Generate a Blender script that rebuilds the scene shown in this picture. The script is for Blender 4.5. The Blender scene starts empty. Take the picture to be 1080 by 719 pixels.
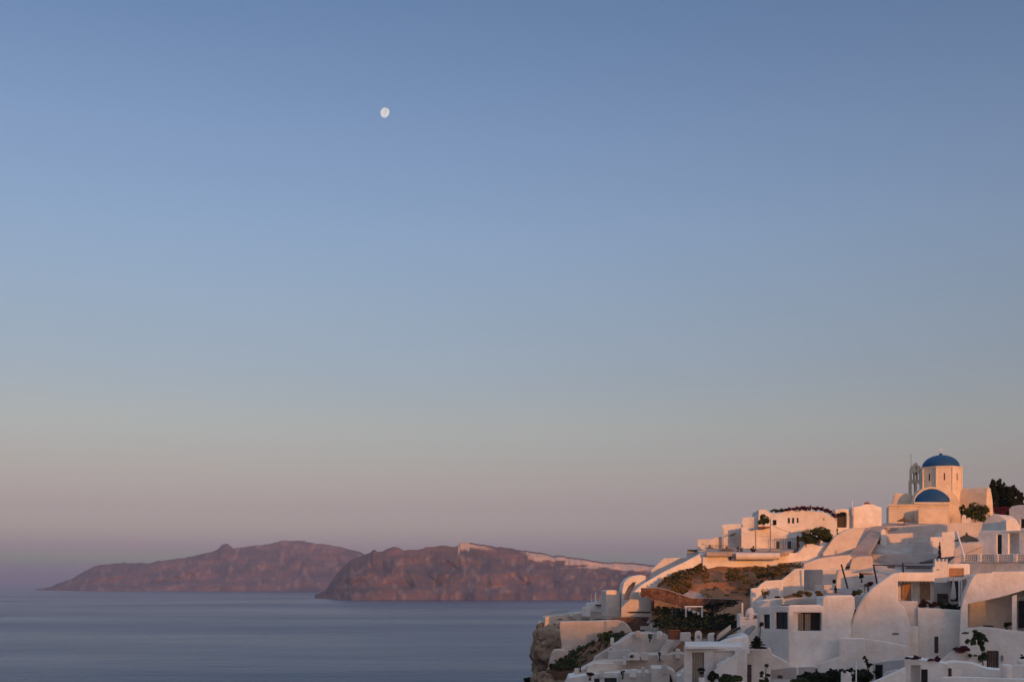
import bpy, bmesh, math, random
import numpy as np
from mathutils import Vector, noise
from mathutils.geometry import tessellate_polygon
R = math.radians
random.seed(7)
scene = bpy.context.scene
COL = scene.collection
F, HZ, CX = 1200.0, 610.0, 540.0      # focal length and horizon row of the picture, in its pixels

# ------------------------------------------------------------------ helpers
def at(px, py, D):
    return Vector(((px - CX) / F * D, D, (HZ - py) / F * D))

def tag(o, label=None, cat=None, group=None, kind=None):
    if label: o['label'] = label
    if cat: o['category'] = cat
    if group: o['group'] = group
    if kind: o['kind'] = kind
    return o

def link(name, bm, mat, parent=None, smooth=False):
    me = bpy.data.meshes.new(name)
    bm.to_mesh(me); bm.free()
    if mat: me.materials.append(mat)
    if smooth:
        for p in me.polygons: p.use_smooth = True
    o = bpy.data.objects.new(name, me)
    COL.objects.link(o)
    if parent:
        o.parent = parent
        o.matrix_parent_inverse = parent.matrix_world.inverted() if False else __import__('mathutils').Matrix.Translation(-parent.location)
    return o

def empty(name, loc, label, cat, group=None):
    o = bpy.data.objects.new(name, None); COL.objects.link(o)
    o.location = loc; o.empty_display_size = 0.3
    return tag(o, label, cat, group)

# ------------------------------------------------------------------ materials
def nodes(name):
    m = bpy.data.materials.new(name); m.use_nodes = True
    nt = m.node_tree; b = nt.nodes['Principled BSDF']
    return m, nt, b

def rock_like(name, cols, scale, rough=0.9, bump=0.3, bscale=None, detail=8, stretch=(1, 1, 1), pos=None):
    """noise driven mixture of real base colours, with bump; object coordinates"""
    m, nt, b = nodes(name)
    N, L = nt.nodes, nt.links
    tc = N.new('ShaderNodeTexCoord'); mp = N.new('ShaderNodeMapping')
    mp.inputs['Scale'].default_value = stretch
    L.new(tc.outputs['Object'], mp.inputs['Vector'])
    n1 = N.new('ShaderNodeTexNoise'); n1.inputs['Scale'].default_value = scale
    n1.inputs['Detail'].default_value = detail; n1.inputs['Roughness'].default_value = 0.6
    L.new(mp.outputs[0], n1.inputs['Vector'])
    cr = N.new('ShaderNodeValToRGB'); L.new(n1.outputs['Fac'], cr.inputs[0])
    e = cr.color_ramp.elements
    k = len(cols); pos = pos or [0.3 + 0.4 * i / (k - 1) for i in range(k)]
    while len(e) < k: e.new(0.5)
    for i in range(k):
        e[i].position = pos[i]; e[i].color = (*cols[i], 1)
    L.new(cr.outputs[0], b.inputs['Base Color'])
    b.inputs['Roughness'].default_value = rough
    b.inputs['Specular IOR Level'].default_value = 0.2
    if bump:
        n2 = N.new('ShaderNodeTexNoise'); n2.inputs['Scale'].default_value = bscale or scale * 4
        n2.inputs['Detail'].default_value = 6
        L.new(mp.outputs[0], n2.inputs['Vector'])
        bp = N.new('ShaderNodeBump'); bp.inputs['Strength'].default_value = bump
        bp.inputs['Distance'].default_value = 0.15
        L.new(n2.outputs['Fac'], bp.inputs['Height']); L.new(bp.outputs[0], b.inputs['Normal'])
    return m

# ------------------------------------------------------------------ world, sun, camera
SUN_AZ, SUN_EL = 155.0, 5.0            # azimuth clockwise from the viewing direction (+Y)
w = bpy.data.worlds.new("World"); scene.world = w; w.use_nodes = True
nt = w.node_tree; bg = nt.nodes['Background']
sky = nt.nodes.new('ShaderNodeTexSky'); sky.sky_type = 'NISHITA'; sky.sun_disc = False
sky.sun_elevation = R(SUN_EL); sky.sun_rotation = R(SUN_AZ)
sky.altitude = 100; sky.air_density = 1.0; sky.dust_density = 1.0; sky.ozone_density = 2.0
tc = nt.nodes.new('ShaderNodeTexCoord'); sx = nt.nodes.new('ShaderNodeSeparateXYZ')
nt.links.new(tc.outputs['Generated'], sx.inputs[0])
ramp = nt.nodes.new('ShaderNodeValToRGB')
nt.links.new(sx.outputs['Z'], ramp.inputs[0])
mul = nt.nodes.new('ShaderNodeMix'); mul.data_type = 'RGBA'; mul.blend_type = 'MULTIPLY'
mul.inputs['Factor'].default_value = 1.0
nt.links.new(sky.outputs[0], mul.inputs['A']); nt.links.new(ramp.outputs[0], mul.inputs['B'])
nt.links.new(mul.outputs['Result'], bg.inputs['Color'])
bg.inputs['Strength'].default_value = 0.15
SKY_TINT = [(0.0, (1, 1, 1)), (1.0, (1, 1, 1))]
SKY_TINT = [(0.0, (0.02, 0.376, 0.29)), (0.0125, (0.506, 1.227, 0.854)), (0.025, (0.708, 0.652, 1.428)), (0.0416, (0.79, 0.672, 1.126)), (0.0624, (0.801, 0.579, 0.834)), (0.0913, (0.896, 0.62, 0.688)), (0.1322, (1.008, 0.711, 0.682)), (0.1724, (1.0, 0.741, 0.745)), (0.2272, (1.053, 0.817, 0.827)), (0.2873, (1.093, 0.891, 0.94)), (0.3579, (1.05, 0.885, 0.97)), (0.4502, (0.859, 0.791, 0.907)), (0.6, (1.976, 1.503, 1.451)), (1.0, (8.16, 5.221, 3.991))]  # highest stops boosted out of view, added fill light for the shaded walls
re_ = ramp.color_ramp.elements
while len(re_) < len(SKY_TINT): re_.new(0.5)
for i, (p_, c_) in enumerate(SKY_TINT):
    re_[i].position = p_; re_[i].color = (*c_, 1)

sd = bpy.data.lights.new('sun', 'SUN'); sd.energy = 2.75; sd.angle = R(0.6); sd.color = (1.0, 0.355, 0.075)
sun = bpy.data.objects.new('sun', sd); COL.objects.link(sun)
sdir = Vector((math.sin(R(SUN_AZ)) * math.cos(R(SUN_EL)), math.cos(R(SUN_AZ)) * math.cos(R(SUN_EL)), math.sin(R(SUN_EL))))
sun.rotation_euler = sdir.to_track_quat('Z', 'Y').to_euler()

cd = bpy.data.cameras.new('camera'); cam = bpy.data.objects.new('camera', cd); COL.objects.link(cam)
cd.sensor_width = 36; cd.lens = 36 * F / 1080; cd.shift_y = (HZ - 359.5) / 1080
cam.rotation_euler = (R(90), 0, 0); cd.clip_start = 0.1; cd.clip_end = 300000
scene.camera = cam
scene.view_settings.view_transform = 'Standard'; scene.view_settings.look = 'None'
scene.view_settings.gamma = 1; scene.view_settings.exposure = EXPOSURE = 0.0
scene.cycles.volume_bounces = 0; scene.cycles.max_bounces = 8; scene.cycles.diffuse_bounces = 5
scene.view_settings.exposure = 0.5

# ------------------------------------------------------------------ sea
SEA = -100.0
bm = bmesh.new()
bmesh.ops.create_grid(bm, x_segments=2, y_segments=2, size=45000)
m_sea, nt, b = nodes('sea_water')
N, L = nt.nodes, nt.links
b.inputs['Base Color'].default_value = (0.003, 0.030, 0.072, 1); b.inputs['Roughness'].default_value = 0.18
b.inputs['IOR'].default_value = 1.33
tc = N.new('ShaderNodeTexCoord')
def sea_noise(sc, st, det):
    mp = N.new('ShaderNodeMapping'); mp.inputs['Scale'].default_value = st
    L.new(tc.outputs['Object'], mp.inputs['Vector'])
    n = N.new('ShaderNodeTexNoise'); n.inputs['Scale'].default_value = sc; n.inputs['Detail'].default_value = det
    L.new(mp.outputs[0], n.inputs['Vector']); return n
n1 = sea_noise(0.12, (1, 0.5, 1), 4)
bp = N.new('ShaderNodeBump'); bp.inputs['Strength'].default_value = 1.0; bp.inputs['Distance'].default_value = 2.0
L.new(n1.outputs['Fac'], bp.inputs['Height'])
n3 = sea_noise(0.011, (0.35, 1, 1), 5); bp3 = N.new('ShaderNodeBump'); bp3.inputs['Strength'].default_value = 1.0; bp3.inputs['Distance'].default_value = 7.0
L.new(n3.outputs['Fac'], bp3.inputs['Height']); L.new(bp.outputs[0], bp3.inputs['Normal']); L.new(bp3.outputs[0], b.inputs['Normal'])
# wind streaks: rougher and calmer water
n2 = sea_noise(0.0016, (0.35, 1, 1), 5)
mr = N.new('ShaderNodeMapRange'); mr.inputs['From Min'].default_value = 0.35; mr.inputs['From Max'].default_value = 0.65
mr.inputs['To Min'].default_value = 0.25; mr.inputs['To Max'].default_value = 0.38
L.new(n2.outputs['Fac'], mr.inputs['Value']); L.new(mr.outputs[0], b.inputs['Roughness'])
mr2 = N.new('ShaderNodeMapRange'); mr2.inputs['From Min'].default_value = 0.35; mr2.inputs['From Max'].default_value = 0.65
mr2.inputs['To Min'].default_value = 1.5; mr2.inputs['To Max'].default_value = 2.1
L.new(n2.outputs['Fac'], mr2.inputs['Value']); L.new(mr2.outputs[0], bp.inputs['Distance'])
o = link('sea', bm, m_sea); o.location = (0, 0, SEA); tag(o, kind='structure')

# ------------------------------------------------------------------ haze: one closed box of air
bm = bmesh.new(); bmesh.ops.create_cube(bm, size=1)
m_h = bpy.data.materials.new('haze'); m_h.use_nodes = True; nt = m_h.node_tree
nt.nodes.remove(nt.nodes['Principled BSDF'])
pv = nt.nodes.new('ShaderNodeVolumePrincipled')
pv.inputs['Color'].default_value = (0.5, 0.62, 0.95, 1); pv.inputs['Density'].default_value = 6.0e-5
pv.inputs['Anisotropy'].default_value = 0.0
nt.links.new(pv.outputs[0], nt.nodes['Material Output'].inputs['Volume'])
o = link('haze', bm, m_h); o.scale = (93000, 93000, 601); o.location = (0, 0, SEA - 1 + 300.5); tag(o, kind='stuff')

# ------------------------------------------------------------------ moon: the sunlit hemisphere of a far sphere
MD = 130000.0
mc = at(406.5, 119.3, MD)
bm = bmesh.new()
rad = MD * 5.2 / F
bmesh.ops.create_uvsphere(bm, u_segments=64, v_segments=32, radius=rad)
bmesh.ops.bisect_plane(bm, geom=bm.verts[:] + bm.edges[:] + bm.faces[:], plane_co=(0, 0, 0), plane_no=(0, 0, 1), clear_inner=True)
m_moon, nt, b = nodes('moonlit_rock'); N, L = nt.nodes, nt.links
N.remove(b)
em = N.new('ShaderNodeEmission'); L.new(em.outputs[0], N['Material Output'].inputs['Surface'])
tc = N.new('ShaderNodeTexCoord'); n = N.new('ShaderNodeTexNoise'); n.inputs['Scale'].default_value = 2.2 / rad; n.inputs['Detail'].default_value = 4
L.new(tc.outputs['Object'], n.inputs['Vector'])
cr = N.new('ShaderNodeValToRGB'); L.new(n.outputs['Fac'], cr.inputs[0])
cr.color_ramp.elements[0].position = 0.32; cr.color_ramp.elements[0].color = (0.60, 0.56, 0.54, 1)
cr.color_ramp.elements[1].position = 0.66; cr.color_ramp.elements[1].color = (0.86, 0.84, 0.88, 1)
L.new(cr.outputs[0], em.inputs['Color'])
em.inputs['Strength'].default_value = 0.64
MOON_EM = em
o = link('moon', bm, m_moon, smooth=True); o.location = mc
tocam = -mc.normalized()
o.rotation_euler = (tocam * 0.78 + Vector((-0.50, 0, 0.36))).to_track_quat('Z', 'Y').to_euler()
tag(o, 'pale gibbous moon high in the clear blue sky', 'moon')

# ------------------------------------------------------------------ far islands
def fbm(x, y, z=0.0, oct=5):
    return noise.fractal(Vector((x, y, z)), 1.0, 2.0, oct)
def ridged(x, y, z=0.0):
    return 1 - abs(noise.noise(Vector((x, y, z)))) * 2

def island(name, prof, d_shore, d_crest, seed, mat, pale=None):
    xs = [p[0] for p in prof]; ys = [p[1] for p in prof]
    n = int((xs[-1] - xs[0]) * 1.6); nt_ = 64
    bm = bmesh.new(); rows = []
    la = bm.verts.layers.float.new('pale')
    for i in range(n + 1):
        px = xs[0] + (xs[-1] - xs[0]) * i / n
        py = np.interp(px, xs, ys)
        py += 0.5 * fbm(px * 0.3, seed, 0, 3) + 1.2 * fbm(px * 0.08, seed + 4, 0, 3)
        u = (px - CX) / F
        dsh = d_shore + 120 * fbm(px * 0.02, seed + 1, 0, 2) + 35 * fbm(px * .07, seed + 2, 0, 2)
        dcr = d_crest + 160 * fbm(px * 0.012, seed + 3, 0, 2)
        hc = (HZ - py) / F * dcr - SEA
        if hc < 4: hc = 4
        dsh = dcr - (dcr - dsh) * min(1, 0.25 + hc / 260)
        col = []
        for j in range(nt_ + 1):
            t = j / nt_
            if t < 0.7:
                s = t / 0.7
                d = dsh + (dcr - dsh) * s
                # stepped caldera cliff: steep bands and ledges
                h = 0.40 * s ** 0.7 + 0.60 * s ** 1.15
                h += 0.045 * math.sin(h * 15 + 1.5 * fbm(px * .02, seed + 9)) * (1 - s)
                X = u * d
                wp = fbm(X * .0012, h * .8, seed + 5) * 1.6
                g = ridged(X * 0.0028 + seed + wp, h * 1.1, seed) * 0.55 + ridged(X * 0.0045 + wp * 2, h * 3.0 + seed, 1.0) * 0.25 + .2 * fbm(X * .012, h * 7, seed)
                g2 = fbm(X * 0.02, d * 0.02, h * 3 + seed)
                env = math.sin(math.pi * min(1, s * 1.02)) ** 0.8
                rz_ = h * hc
                d2 = d + env * (-60 * g + 30 * g2 + 42 * fbm(X * .010, rz_ * .016, seed, 5) + 26 * ridged(X * .007 + .5 * wp, rz_ * .012, seed + 7))
                z = h * hc + env * hc * (0.10 * (g - .5) + 0.05 * g2)
                z = min(z, hc * (0.995 if s < 1 else 1) * max(.2, d2 / dcr) )
                if s == 0: z = -6
            else:
                s = (t - 0.7) / 0.3
                d2 = dcr + s * 1500
                z = hc * (1 - 0.75 * s * s) - 12 * s * abs(fbm(px * .05, s * 4, seed)) * 3
                if s >= 1: z = -6
                g2 = 0
            v = bm.verts.new((u * d2, d2, SEA + z))
            if pale:
                ap = HZ - (SEA + z) / d2 * -F if False else HZ - (SEA + z) / d2 * F
                v[la] = pale(px, ap, py, fbm(px * .06, ap * .3, seed), fbm(px * .15, ap * .12, seed + 3))
            col.append(v)
        rows.append(col)
    for i in range(n):
        for j in range(nt_):
            bm.faces.new((rows[i][j], rows[i + 1][j], rows[i + 1][j + 1], rows[i][j + 1]))
    o = link(name, bm, mat, smooth=True)
    return tag(o, kind='structure')

def island_mat(name, dark, mid, red):
    m, nt, b = nodes(name); N, L = nt.nodes, nt.links
    tc = N.new('ShaderNodeTexCoord')
    def nz(sc, st, det=6):
        mp = N.new('ShaderNodeMapping'); mp.inputs['Scale'].default_value = st
        L.new(tc.outputs['Object'], mp.inputs['Vector'])
        n = N.new('ShaderNodeTexNoise'); n.inputs['Scale'].default_value = sc; n.inputs['Detail'].default_value = det
        n.inputs['Roughness'].default_value = 0.65
        L.new(mp.outputs[0], n.inputs['Vector']); return n
    a = nz(0.004, (0.7, 0.7, 2.5)); cr = N.new('ShaderNodeValToRGB'); L.new(a.outputs['Fac'], cr.inputs[0])
    e = cr.color_ramp.elements; e.new(.5)
    for i, (p, c) in enumerate([(0.36, dark), (0.5, mid), (0.62, red)]): e[i].position = p; e[i].color = (*c, 1)
    strata = nz(0.02, (0.06, 0.06, 1.6), 4)
    mx = N.new('ShaderNodeMix'); mx.data_type = 'RGBA'; mx.blend_type = 'OVERLAY'; mx.inputs['Factor'].default_value = 0.35
    L.new(cr.outputs[0], mx.inputs['A']); L.new(strata.outputs['Fac'], mx.inputs['B'])
    at_ = N.new('ShaderNodeAttribute'); at_.attribute_name = 'pale'
    mx2 = N.new('ShaderNodeMix'); mx2.data_type = 'RGBA'
    L.new(at_.outputs['Fac'], mx2.inputs['Factor']); L.new(mx.outputs['Result'], mx2.inputs['A'])
    mx2.inputs['B'].default_value = (0.58, 0.44, 0.34, 1)
    L.new(mx2.outputs['Result'], b.inputs['Base Color'])
    b.inputs['Roughness'].default_value = 1; b.inputs['Specular IOR Level'].default_value = 0
    n2 = nz(0.02, (1, 1, 1)); bp = N.new('ShaderNodeBump'); bp.inputs['Strength'].default_value = 0.45; bp.inputs['Distance'].default_value = 14
    L.new(n2.outputs['Fac'], bp.inputs['Height']); L.new(bp.outputs[0], b.inputs['Normal'])
    return m
m_isl = island_mat('volcanic_cliff', (0.062, 0.056, 0.059), (0.102, 0.08, 0.078), (0.155, 0.10, 0.09))

profL = [(38,623),(48,620.5),(60,616),(75,610),(88,603),(100,596),(110,594),(130,594),(160,593),(175,590),(190,588),(210,585),(222,582.5),(230,578),(234,573.5),(240,573.2),(246,577.5),(262,575),(276,574.5),(290,571.5),(300,570),(320,570),(336,572.5),(350,574),(365,578),(385,583),(400,588),(420,597),(450,608),(470,618)]
profR = [(332,630),(345,620),(352,608),(362,597),(372,589),(385,583.5),(391,582),(393,579),(396,579.5),(398,582),(404,581),(409,578),(414,576.5),(420,577),(426,580),(432,580),(445,578.5),(450,576),(465,575),(480,577),(484,575),(486,571.5),(492,571.5),(505,573.5),(520,575),(540,578),(560,581),(580,584),(600,587),(620,590),(640,592.5),(655,592),(670,594),(690,596),(720,600),(760,605),(800,609)]
def sstep(a, b_, x):
    t = max(0, min(1, (x - a) / (b_ - a))); return t * t * (3 - 2 * t)
def pale_r(px, ap, top, n1, n2):
    dpt = ap - top
    v = 0
    # thick pumice bed below the crest, thinning to the left
    th = np.interp(px, [545, 556, 570, 590, 640, 672, 700], [0, 5, 10, 8.5, 7, 9, 6])
    if px > 545:
        v = sstep(1.0, 2.2, dpt) * (1 - sstep(th - 2, th + 1.0, dpt + 4 * n1)) * 0.95
    if 483 < px < 525:
        v = max(v, (1 - sstep(4, 7, dpt + 2 * n1 - (3 if px < 495 else 0))) * sstep(.2, 1.0, dpt + (1 if px < 495 else -1)) * 0.8 * (1 - sstep(505, 525, px)))
    # a pale gully and talus
    v = max(v, 0.35 * max(0, 1 - abs(px - 489 - (ap - 590) * 0.12) / 1.8) * sstep(582, 590, ap) * (1 - sstep(606, 616, ap)))
    v = max(v, 0.4 * max(0, 1 - abs(px - 602) / 7) * max(0, 1 - abs(ap - 608 - n1 * 4) / 6))
    v = max(v, 0.22 * sstep(0.15, 0.6, n2) * sstep(6, 14, dpt))
    return float(max(0, min(1, v)))
island('island', profL, 9300, 9900, 11.3, m_isl, lambda px, ap, top, n1, n2: float(0.18 * sstep(0.2, 0.6, n2)))
island('island', profR, 5420, 5850, 3.7, m_isl, pale_r)

# ================================================================== village helpers
from mathutils import Matrix
ORI = {}
def put(name, bm, mat, parent=None, smooth=False, origin=None, bevel=0.0):
    """world-space bmesh -> object with its origin at its base (or its thing's origin)"""
    if parent is None:
        if origin is None:
            xs = [v.co for v in bm.verts]
            mn = Vector((min(c.x for c in xs), min(c.y for c in xs), min(c.z for c in xs)))
            mx = Vector((max(c.x for c in xs), max(c.y for c in xs), max(c.z for c in xs)))
            origin = Vector(((mn.x + mx.x) / 2, (mn.y + mx.y) / 2, mn.z))
    else:
        origin = ORI[parent.name]
    bm.normal_update()
    bmesh.ops.recalc_face_normals(bm, faces=bm.faces[:]) if not smooth else None
    for v in bm.verts: v.co -= origin
    me = bpy.data.meshes.new(name); bm.to_mesh(me); bm.free()
    if mat: me.materials.append(mat)
    if smooth:
        for p in me.polygons: p.use_smooth = True
    o = bpy.data.objects.new(name, me); COL.objects.link(o)
    if parent: o.parent = parent
    else: o.location = origin
    if bevel:
        md = o.modifiers.new('soft_edges', 'BEVEL'); md.width = bevel; md.segments = 2; md.limit_method = 'ANGLE'; md.angle_limit = R(40)
    ORI[o.name] = origin.copy()
    return o

def root(name, loc, label, cat, group=None):
    o = empty(name, loc, label, cat, group); ORI[o.name] = Vector(loc); return o

class Plane:
    """vertical facade plane through picture column c at distance D; yaw turns it to the right"""
    def __init__(s, c, D, yaw=0.0):
        s.C = Vector(((c - CX) / F * D, D)); r = s.C.normalized()
        a = math.atan2(-r.y, -r.x) + R(yaw)
        s.n = Vector((math.cos(a), math.sin(a))); s.t = Vector((-s.n.y, s.n.x)); s.D = D
    def st(s, px, py):
        d = Vector(((px - CX) / F, 1.0)); k = s.C.dot(s.n) / d.dot(s.n)
        return ((d * k - s.C).dot(s.t), (HZ - py) / F * k)
    def w(s, a, z, dep=0.0):
        p = s.C + s.t * a - s.n * dep
        return Vector((p.x, p.y, z))
    def p(s, px, py, dep=0.0):
        a, z = s.st(px, py); return s.w(a, z, dep)

def boxp(bm, P, s0, s1, z0, z1, d0, d1):
    v = [bm.verts.new(P.w(a, z, d)) for d in (d0, d1) for (a, z) in ((s0, z0), (s1, z0), (s1, z1), (s0, z1))]
    for f in ((0,1,2,3), (7,6,5,4), (0,4,5,1), (1,5,6,2), (2,6,7,3), (3,7,4,0)):
        bm.faces.new([v[i] for i in f])

def solid(P, pts, L, holes=(), wob=0.0, bm=None):
    """extrude a traced outline to its real thickness L; holes = [(points, depth)] are real recesses"""
    bm = bm or bmesh.new()
    out = [P.st(*q) for q in pts]
    loops = [out] + [[P.st(*q) for q in h[0]] for h in holes]
    tris = tessellate_polygon([[Vector((a, z, 0)) for a, z in lp] for lp in loops])
    flat = [q for lp in loops for q in lp]
    fv = [bm.verts.new(P.w(a, z, 0)) for a, z in flat]
    for t in tris:
        if len(set(t)) == 3:
            try: bm.faces.new([fv[i] for i in t])
            except ValueError: pass
    n = len(out)
    bv = [bm.verts.new(P.w(a, z, L)) for a, z in out]
    for i in range(n):
        j = (i + 1) % n
        bm.faces.new((fv[i], fv[j], bv[j], bv[i]))
    for t in tessellate_polygon([[Vector((a, z, 0)) for a, z in out]]):
        if len(set(t)) == 3: bm.faces.new([bv[i] for i in t])
    k = n
    for h, lp in zip(holes, loops[1:]):
        m = len(lp); dep = h[1]
        hv = fv[k:k + m]; k += m
        kv = [bm.verts.new(P.w(a, z, dep)) for a, z in lp]
        for i in range(m):
            j = (i + 1) % m
            bm.faces.new((hv[i], hv[j], kv[j], kv[i]))
        for t in tessellate_polygon([[Vector((a, z, 0)) for a, z in lp]]):
            if len(set(t)) == 3: bm.faces.new([kv[i] for i in t])
    return bm

def rect(x0, y0, x1, y1): return [(x0, y0), (x0, y1), (x1, y1), (x1, y0)]
def arch(x0, x1, yb, yt, n=14, base=None):
    """outline of a round-topped shape: feet at base (or yb), spring line yb, crown yt"""
    c = (x0 + x1) / 2; r = (x1 - x0) / 2
    pts = [(c - r * math.cos(math.pi * i / n), yb - (yb - yt) * math.sin(math.pi * i / n)) for i in range(n + 1)]
    if base: pts = [(x0, base)] + pts + [(x1, base)]
    return pts

def window(P, r, dep, kind, parent):
    """fill a recess: glass in a frame, boarded shutter, or panelled door"""
    (s0, z1), (s1, z0) = P.st(r[0], r[1]), P.st(r[2], r[3])
    s0 += .004; s1 -= .004; z0 += .004; z1 -= .004
    wd, ht = s1 - s0, z1 - z0
    fr = min(0.07, wd * .12)
    fm = {'glass': M['frame_dark'], 'white': M['frame_white'], 'shutter': M['wood'], 'tan': M['tan_wood'], 'door': M['wood'], 'gate': M['frame_dark'], 'orange': M['orange_wood']}[kind]
    nm = 'door' if kind in ('door',) else 'window' if kind in ('glass', 'white') else 'shutter'
    bm = bmesh.new(); d0, d1 = dep - 0.10, dep - 0.004
    boxp(bm, P, s0, s0 + fr, z0, z1, d0, d1); boxp(bm, P, s1 - fr, s1, z0, z1, d0, d1)
    boxp(bm, P, s0 + fr, s1 - fr, z1 - fr, z1, d0, d1); boxp(bm, P, s0 + fr, s1 - fr, z0, z0 + fr, d0, d1)
    if kind in ('glass', 'white'):
        k = max(1, round(wd / 0.9))
        for i in range(1, k):
            a = s0 + wd * i / k; boxp(bm, P, a - .03, a + .03, z0 + fr, z1 - fr, d0 + .01, d1)
        o = put('window', bm, fm, parent)
        bm = bmesh.new(); boxp(bm, P, s0 + fr + .002, s1 - fr - .002, z0 + fr + .002, z1 - fr - .002, d0 + .05, d0 + .07)
        put('pane', bm, M['glass'], o)
    else:
        k = max(2, round(wd / 0.16)); a0, a1 = s0 + fr, s1 - fr
        for i in range(k):
            a = a0 + (a1 - a0) * i / k; b_ = a0 + (a1 - a0) * (i + 1) / k - .02
            boxp(bm, P, a + .004, b_, z0 + fr + .002, z1 - fr - .002, d0 + .04, d1 - .005)
        boxp(bm, P, a0 + .01, a1 - .01, z0 + ht * .52, z0 + ht * .56, d0 + .02, d0 + .038)
        o = put(nm, bm, fm, parent)
    return o

def house(name, label, cat, pts, D, L, mat, yaw=0.0, c=None, holes=(), wins=(), group=None, bevel=0.07, extra=None, force=False):
    """a solid with recesses; wins = [(rect, depth, kind)]"""
    xs = [p[0] for p in pts]
    P = Plane(c if c is not None else (min(xs) + max(xs)) / 2, D, yaw)
    hl = [(h[0] if isinstance(h[0], list) else rect(*h[0]), h[1]) for h in holes]
    hl += [(rect(*w_[0]), w_[1]) for w_ in wins if w_[1] > 0.05]
    bm = solid(P, pts, L, hl)
    if wins or extra or force:
        zs = min(v.co.z for v in bm.verts); cc = sum((v.co for v in bm.verts), Vector()) / len(bm.verts)
        rt = root(name, (cc.x, cc.y, zs), label, cat, group)
        put('wall', bm, mat, rt, bevel=bevel)
        for w_ in wins: window(P, w_[0], w_[1], w_[2], rt)
        if extra: extra(P, rt)
        return rt, P
    o = put(name, bm, mat, bevel=bevel); tag(o, label, cat, group)
    return o, P

def coping(pts, D, L, yaw, c, th=1.0):
    pass

def slab(name, pts, th, mat, label=None, cat=None, group=None, kind=None, parent=None, bevel=0.05, dirn=(0, 0, -1)):
    """a sheet of given thickness through picture points with their own distances (ramps, terraces, roofs)"""
    bm = bmesh.new(); q = [at(*p) for p in pts]; dn = Vector(dirn) * th
    n = len(q); a = [bm.verts.new(v) for v in q]; b_ = [bm.verts.new(v + dn) for v in q]
    nrm = Vector((0, 0, 1))
    tr = tessellate_polygon([q])
    for t in tr:
        bm.faces.new([a[i] for i in t]); bm.faces.new([b_[i] for i in t])
    for i in range(n):
        j = (i + 1) % n; bm.faces.new((a[i], a[j], b_[j], b_[i]))
    o = put(name, bm, mat, parent, bevel=bevel)
    return tag(o, label, cat, group, kind)

def tube(bm, p0, p1, r0, r1=None, n=8, cap=True):
    r1 = r0 if r1 is None else r1
    d = (p1 - p0); q = d.to_track_quat('Z', 'Y')
    A = [bm.verts.new(p0 + q @ Vector((r0 * math.cos(2 * math.pi * i / n), r0 * math.sin(2 * math.pi * i / n), 0))) for i in range(n)]
    B = [bm.verts.new(p1 + q @ Vector((r1 * math.cos(2 * math.pi * i / n), r1 * math.sin(2 * math.pi * i / n), 0))) for i in range(n)]
    for i in range(n):
        j = (i + 1) % n; bm.faces.new((A[i], A[j], B[j], B[i]))
    if cap: bm.faces.new(A[::-1]); bm.faces.new(B)

def lathe(bm, c, prof, n=24, sx=1, sy=1, a0=0.0, a1=None):
    rings = []
    for r, z in prof:
        rings.append([bm.verts.new(c + Vector((sx * r * math.cos(a0 + 2 * math.pi * i / n), sy * r * math.sin(a0 + 2 * math.pi * i / n), z))) for i in range(n)])
    for k in range(len(rings) - 1):
        for i in range(n):
            j = (i + 1) % n; bm.faces.new((rings[k][i], rings[k][j], rings[k + 1][j], rings[k + 1][i]))
    bm.faces.new(rings[0][::-1]); bm.faces.new(rings[-1])

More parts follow.
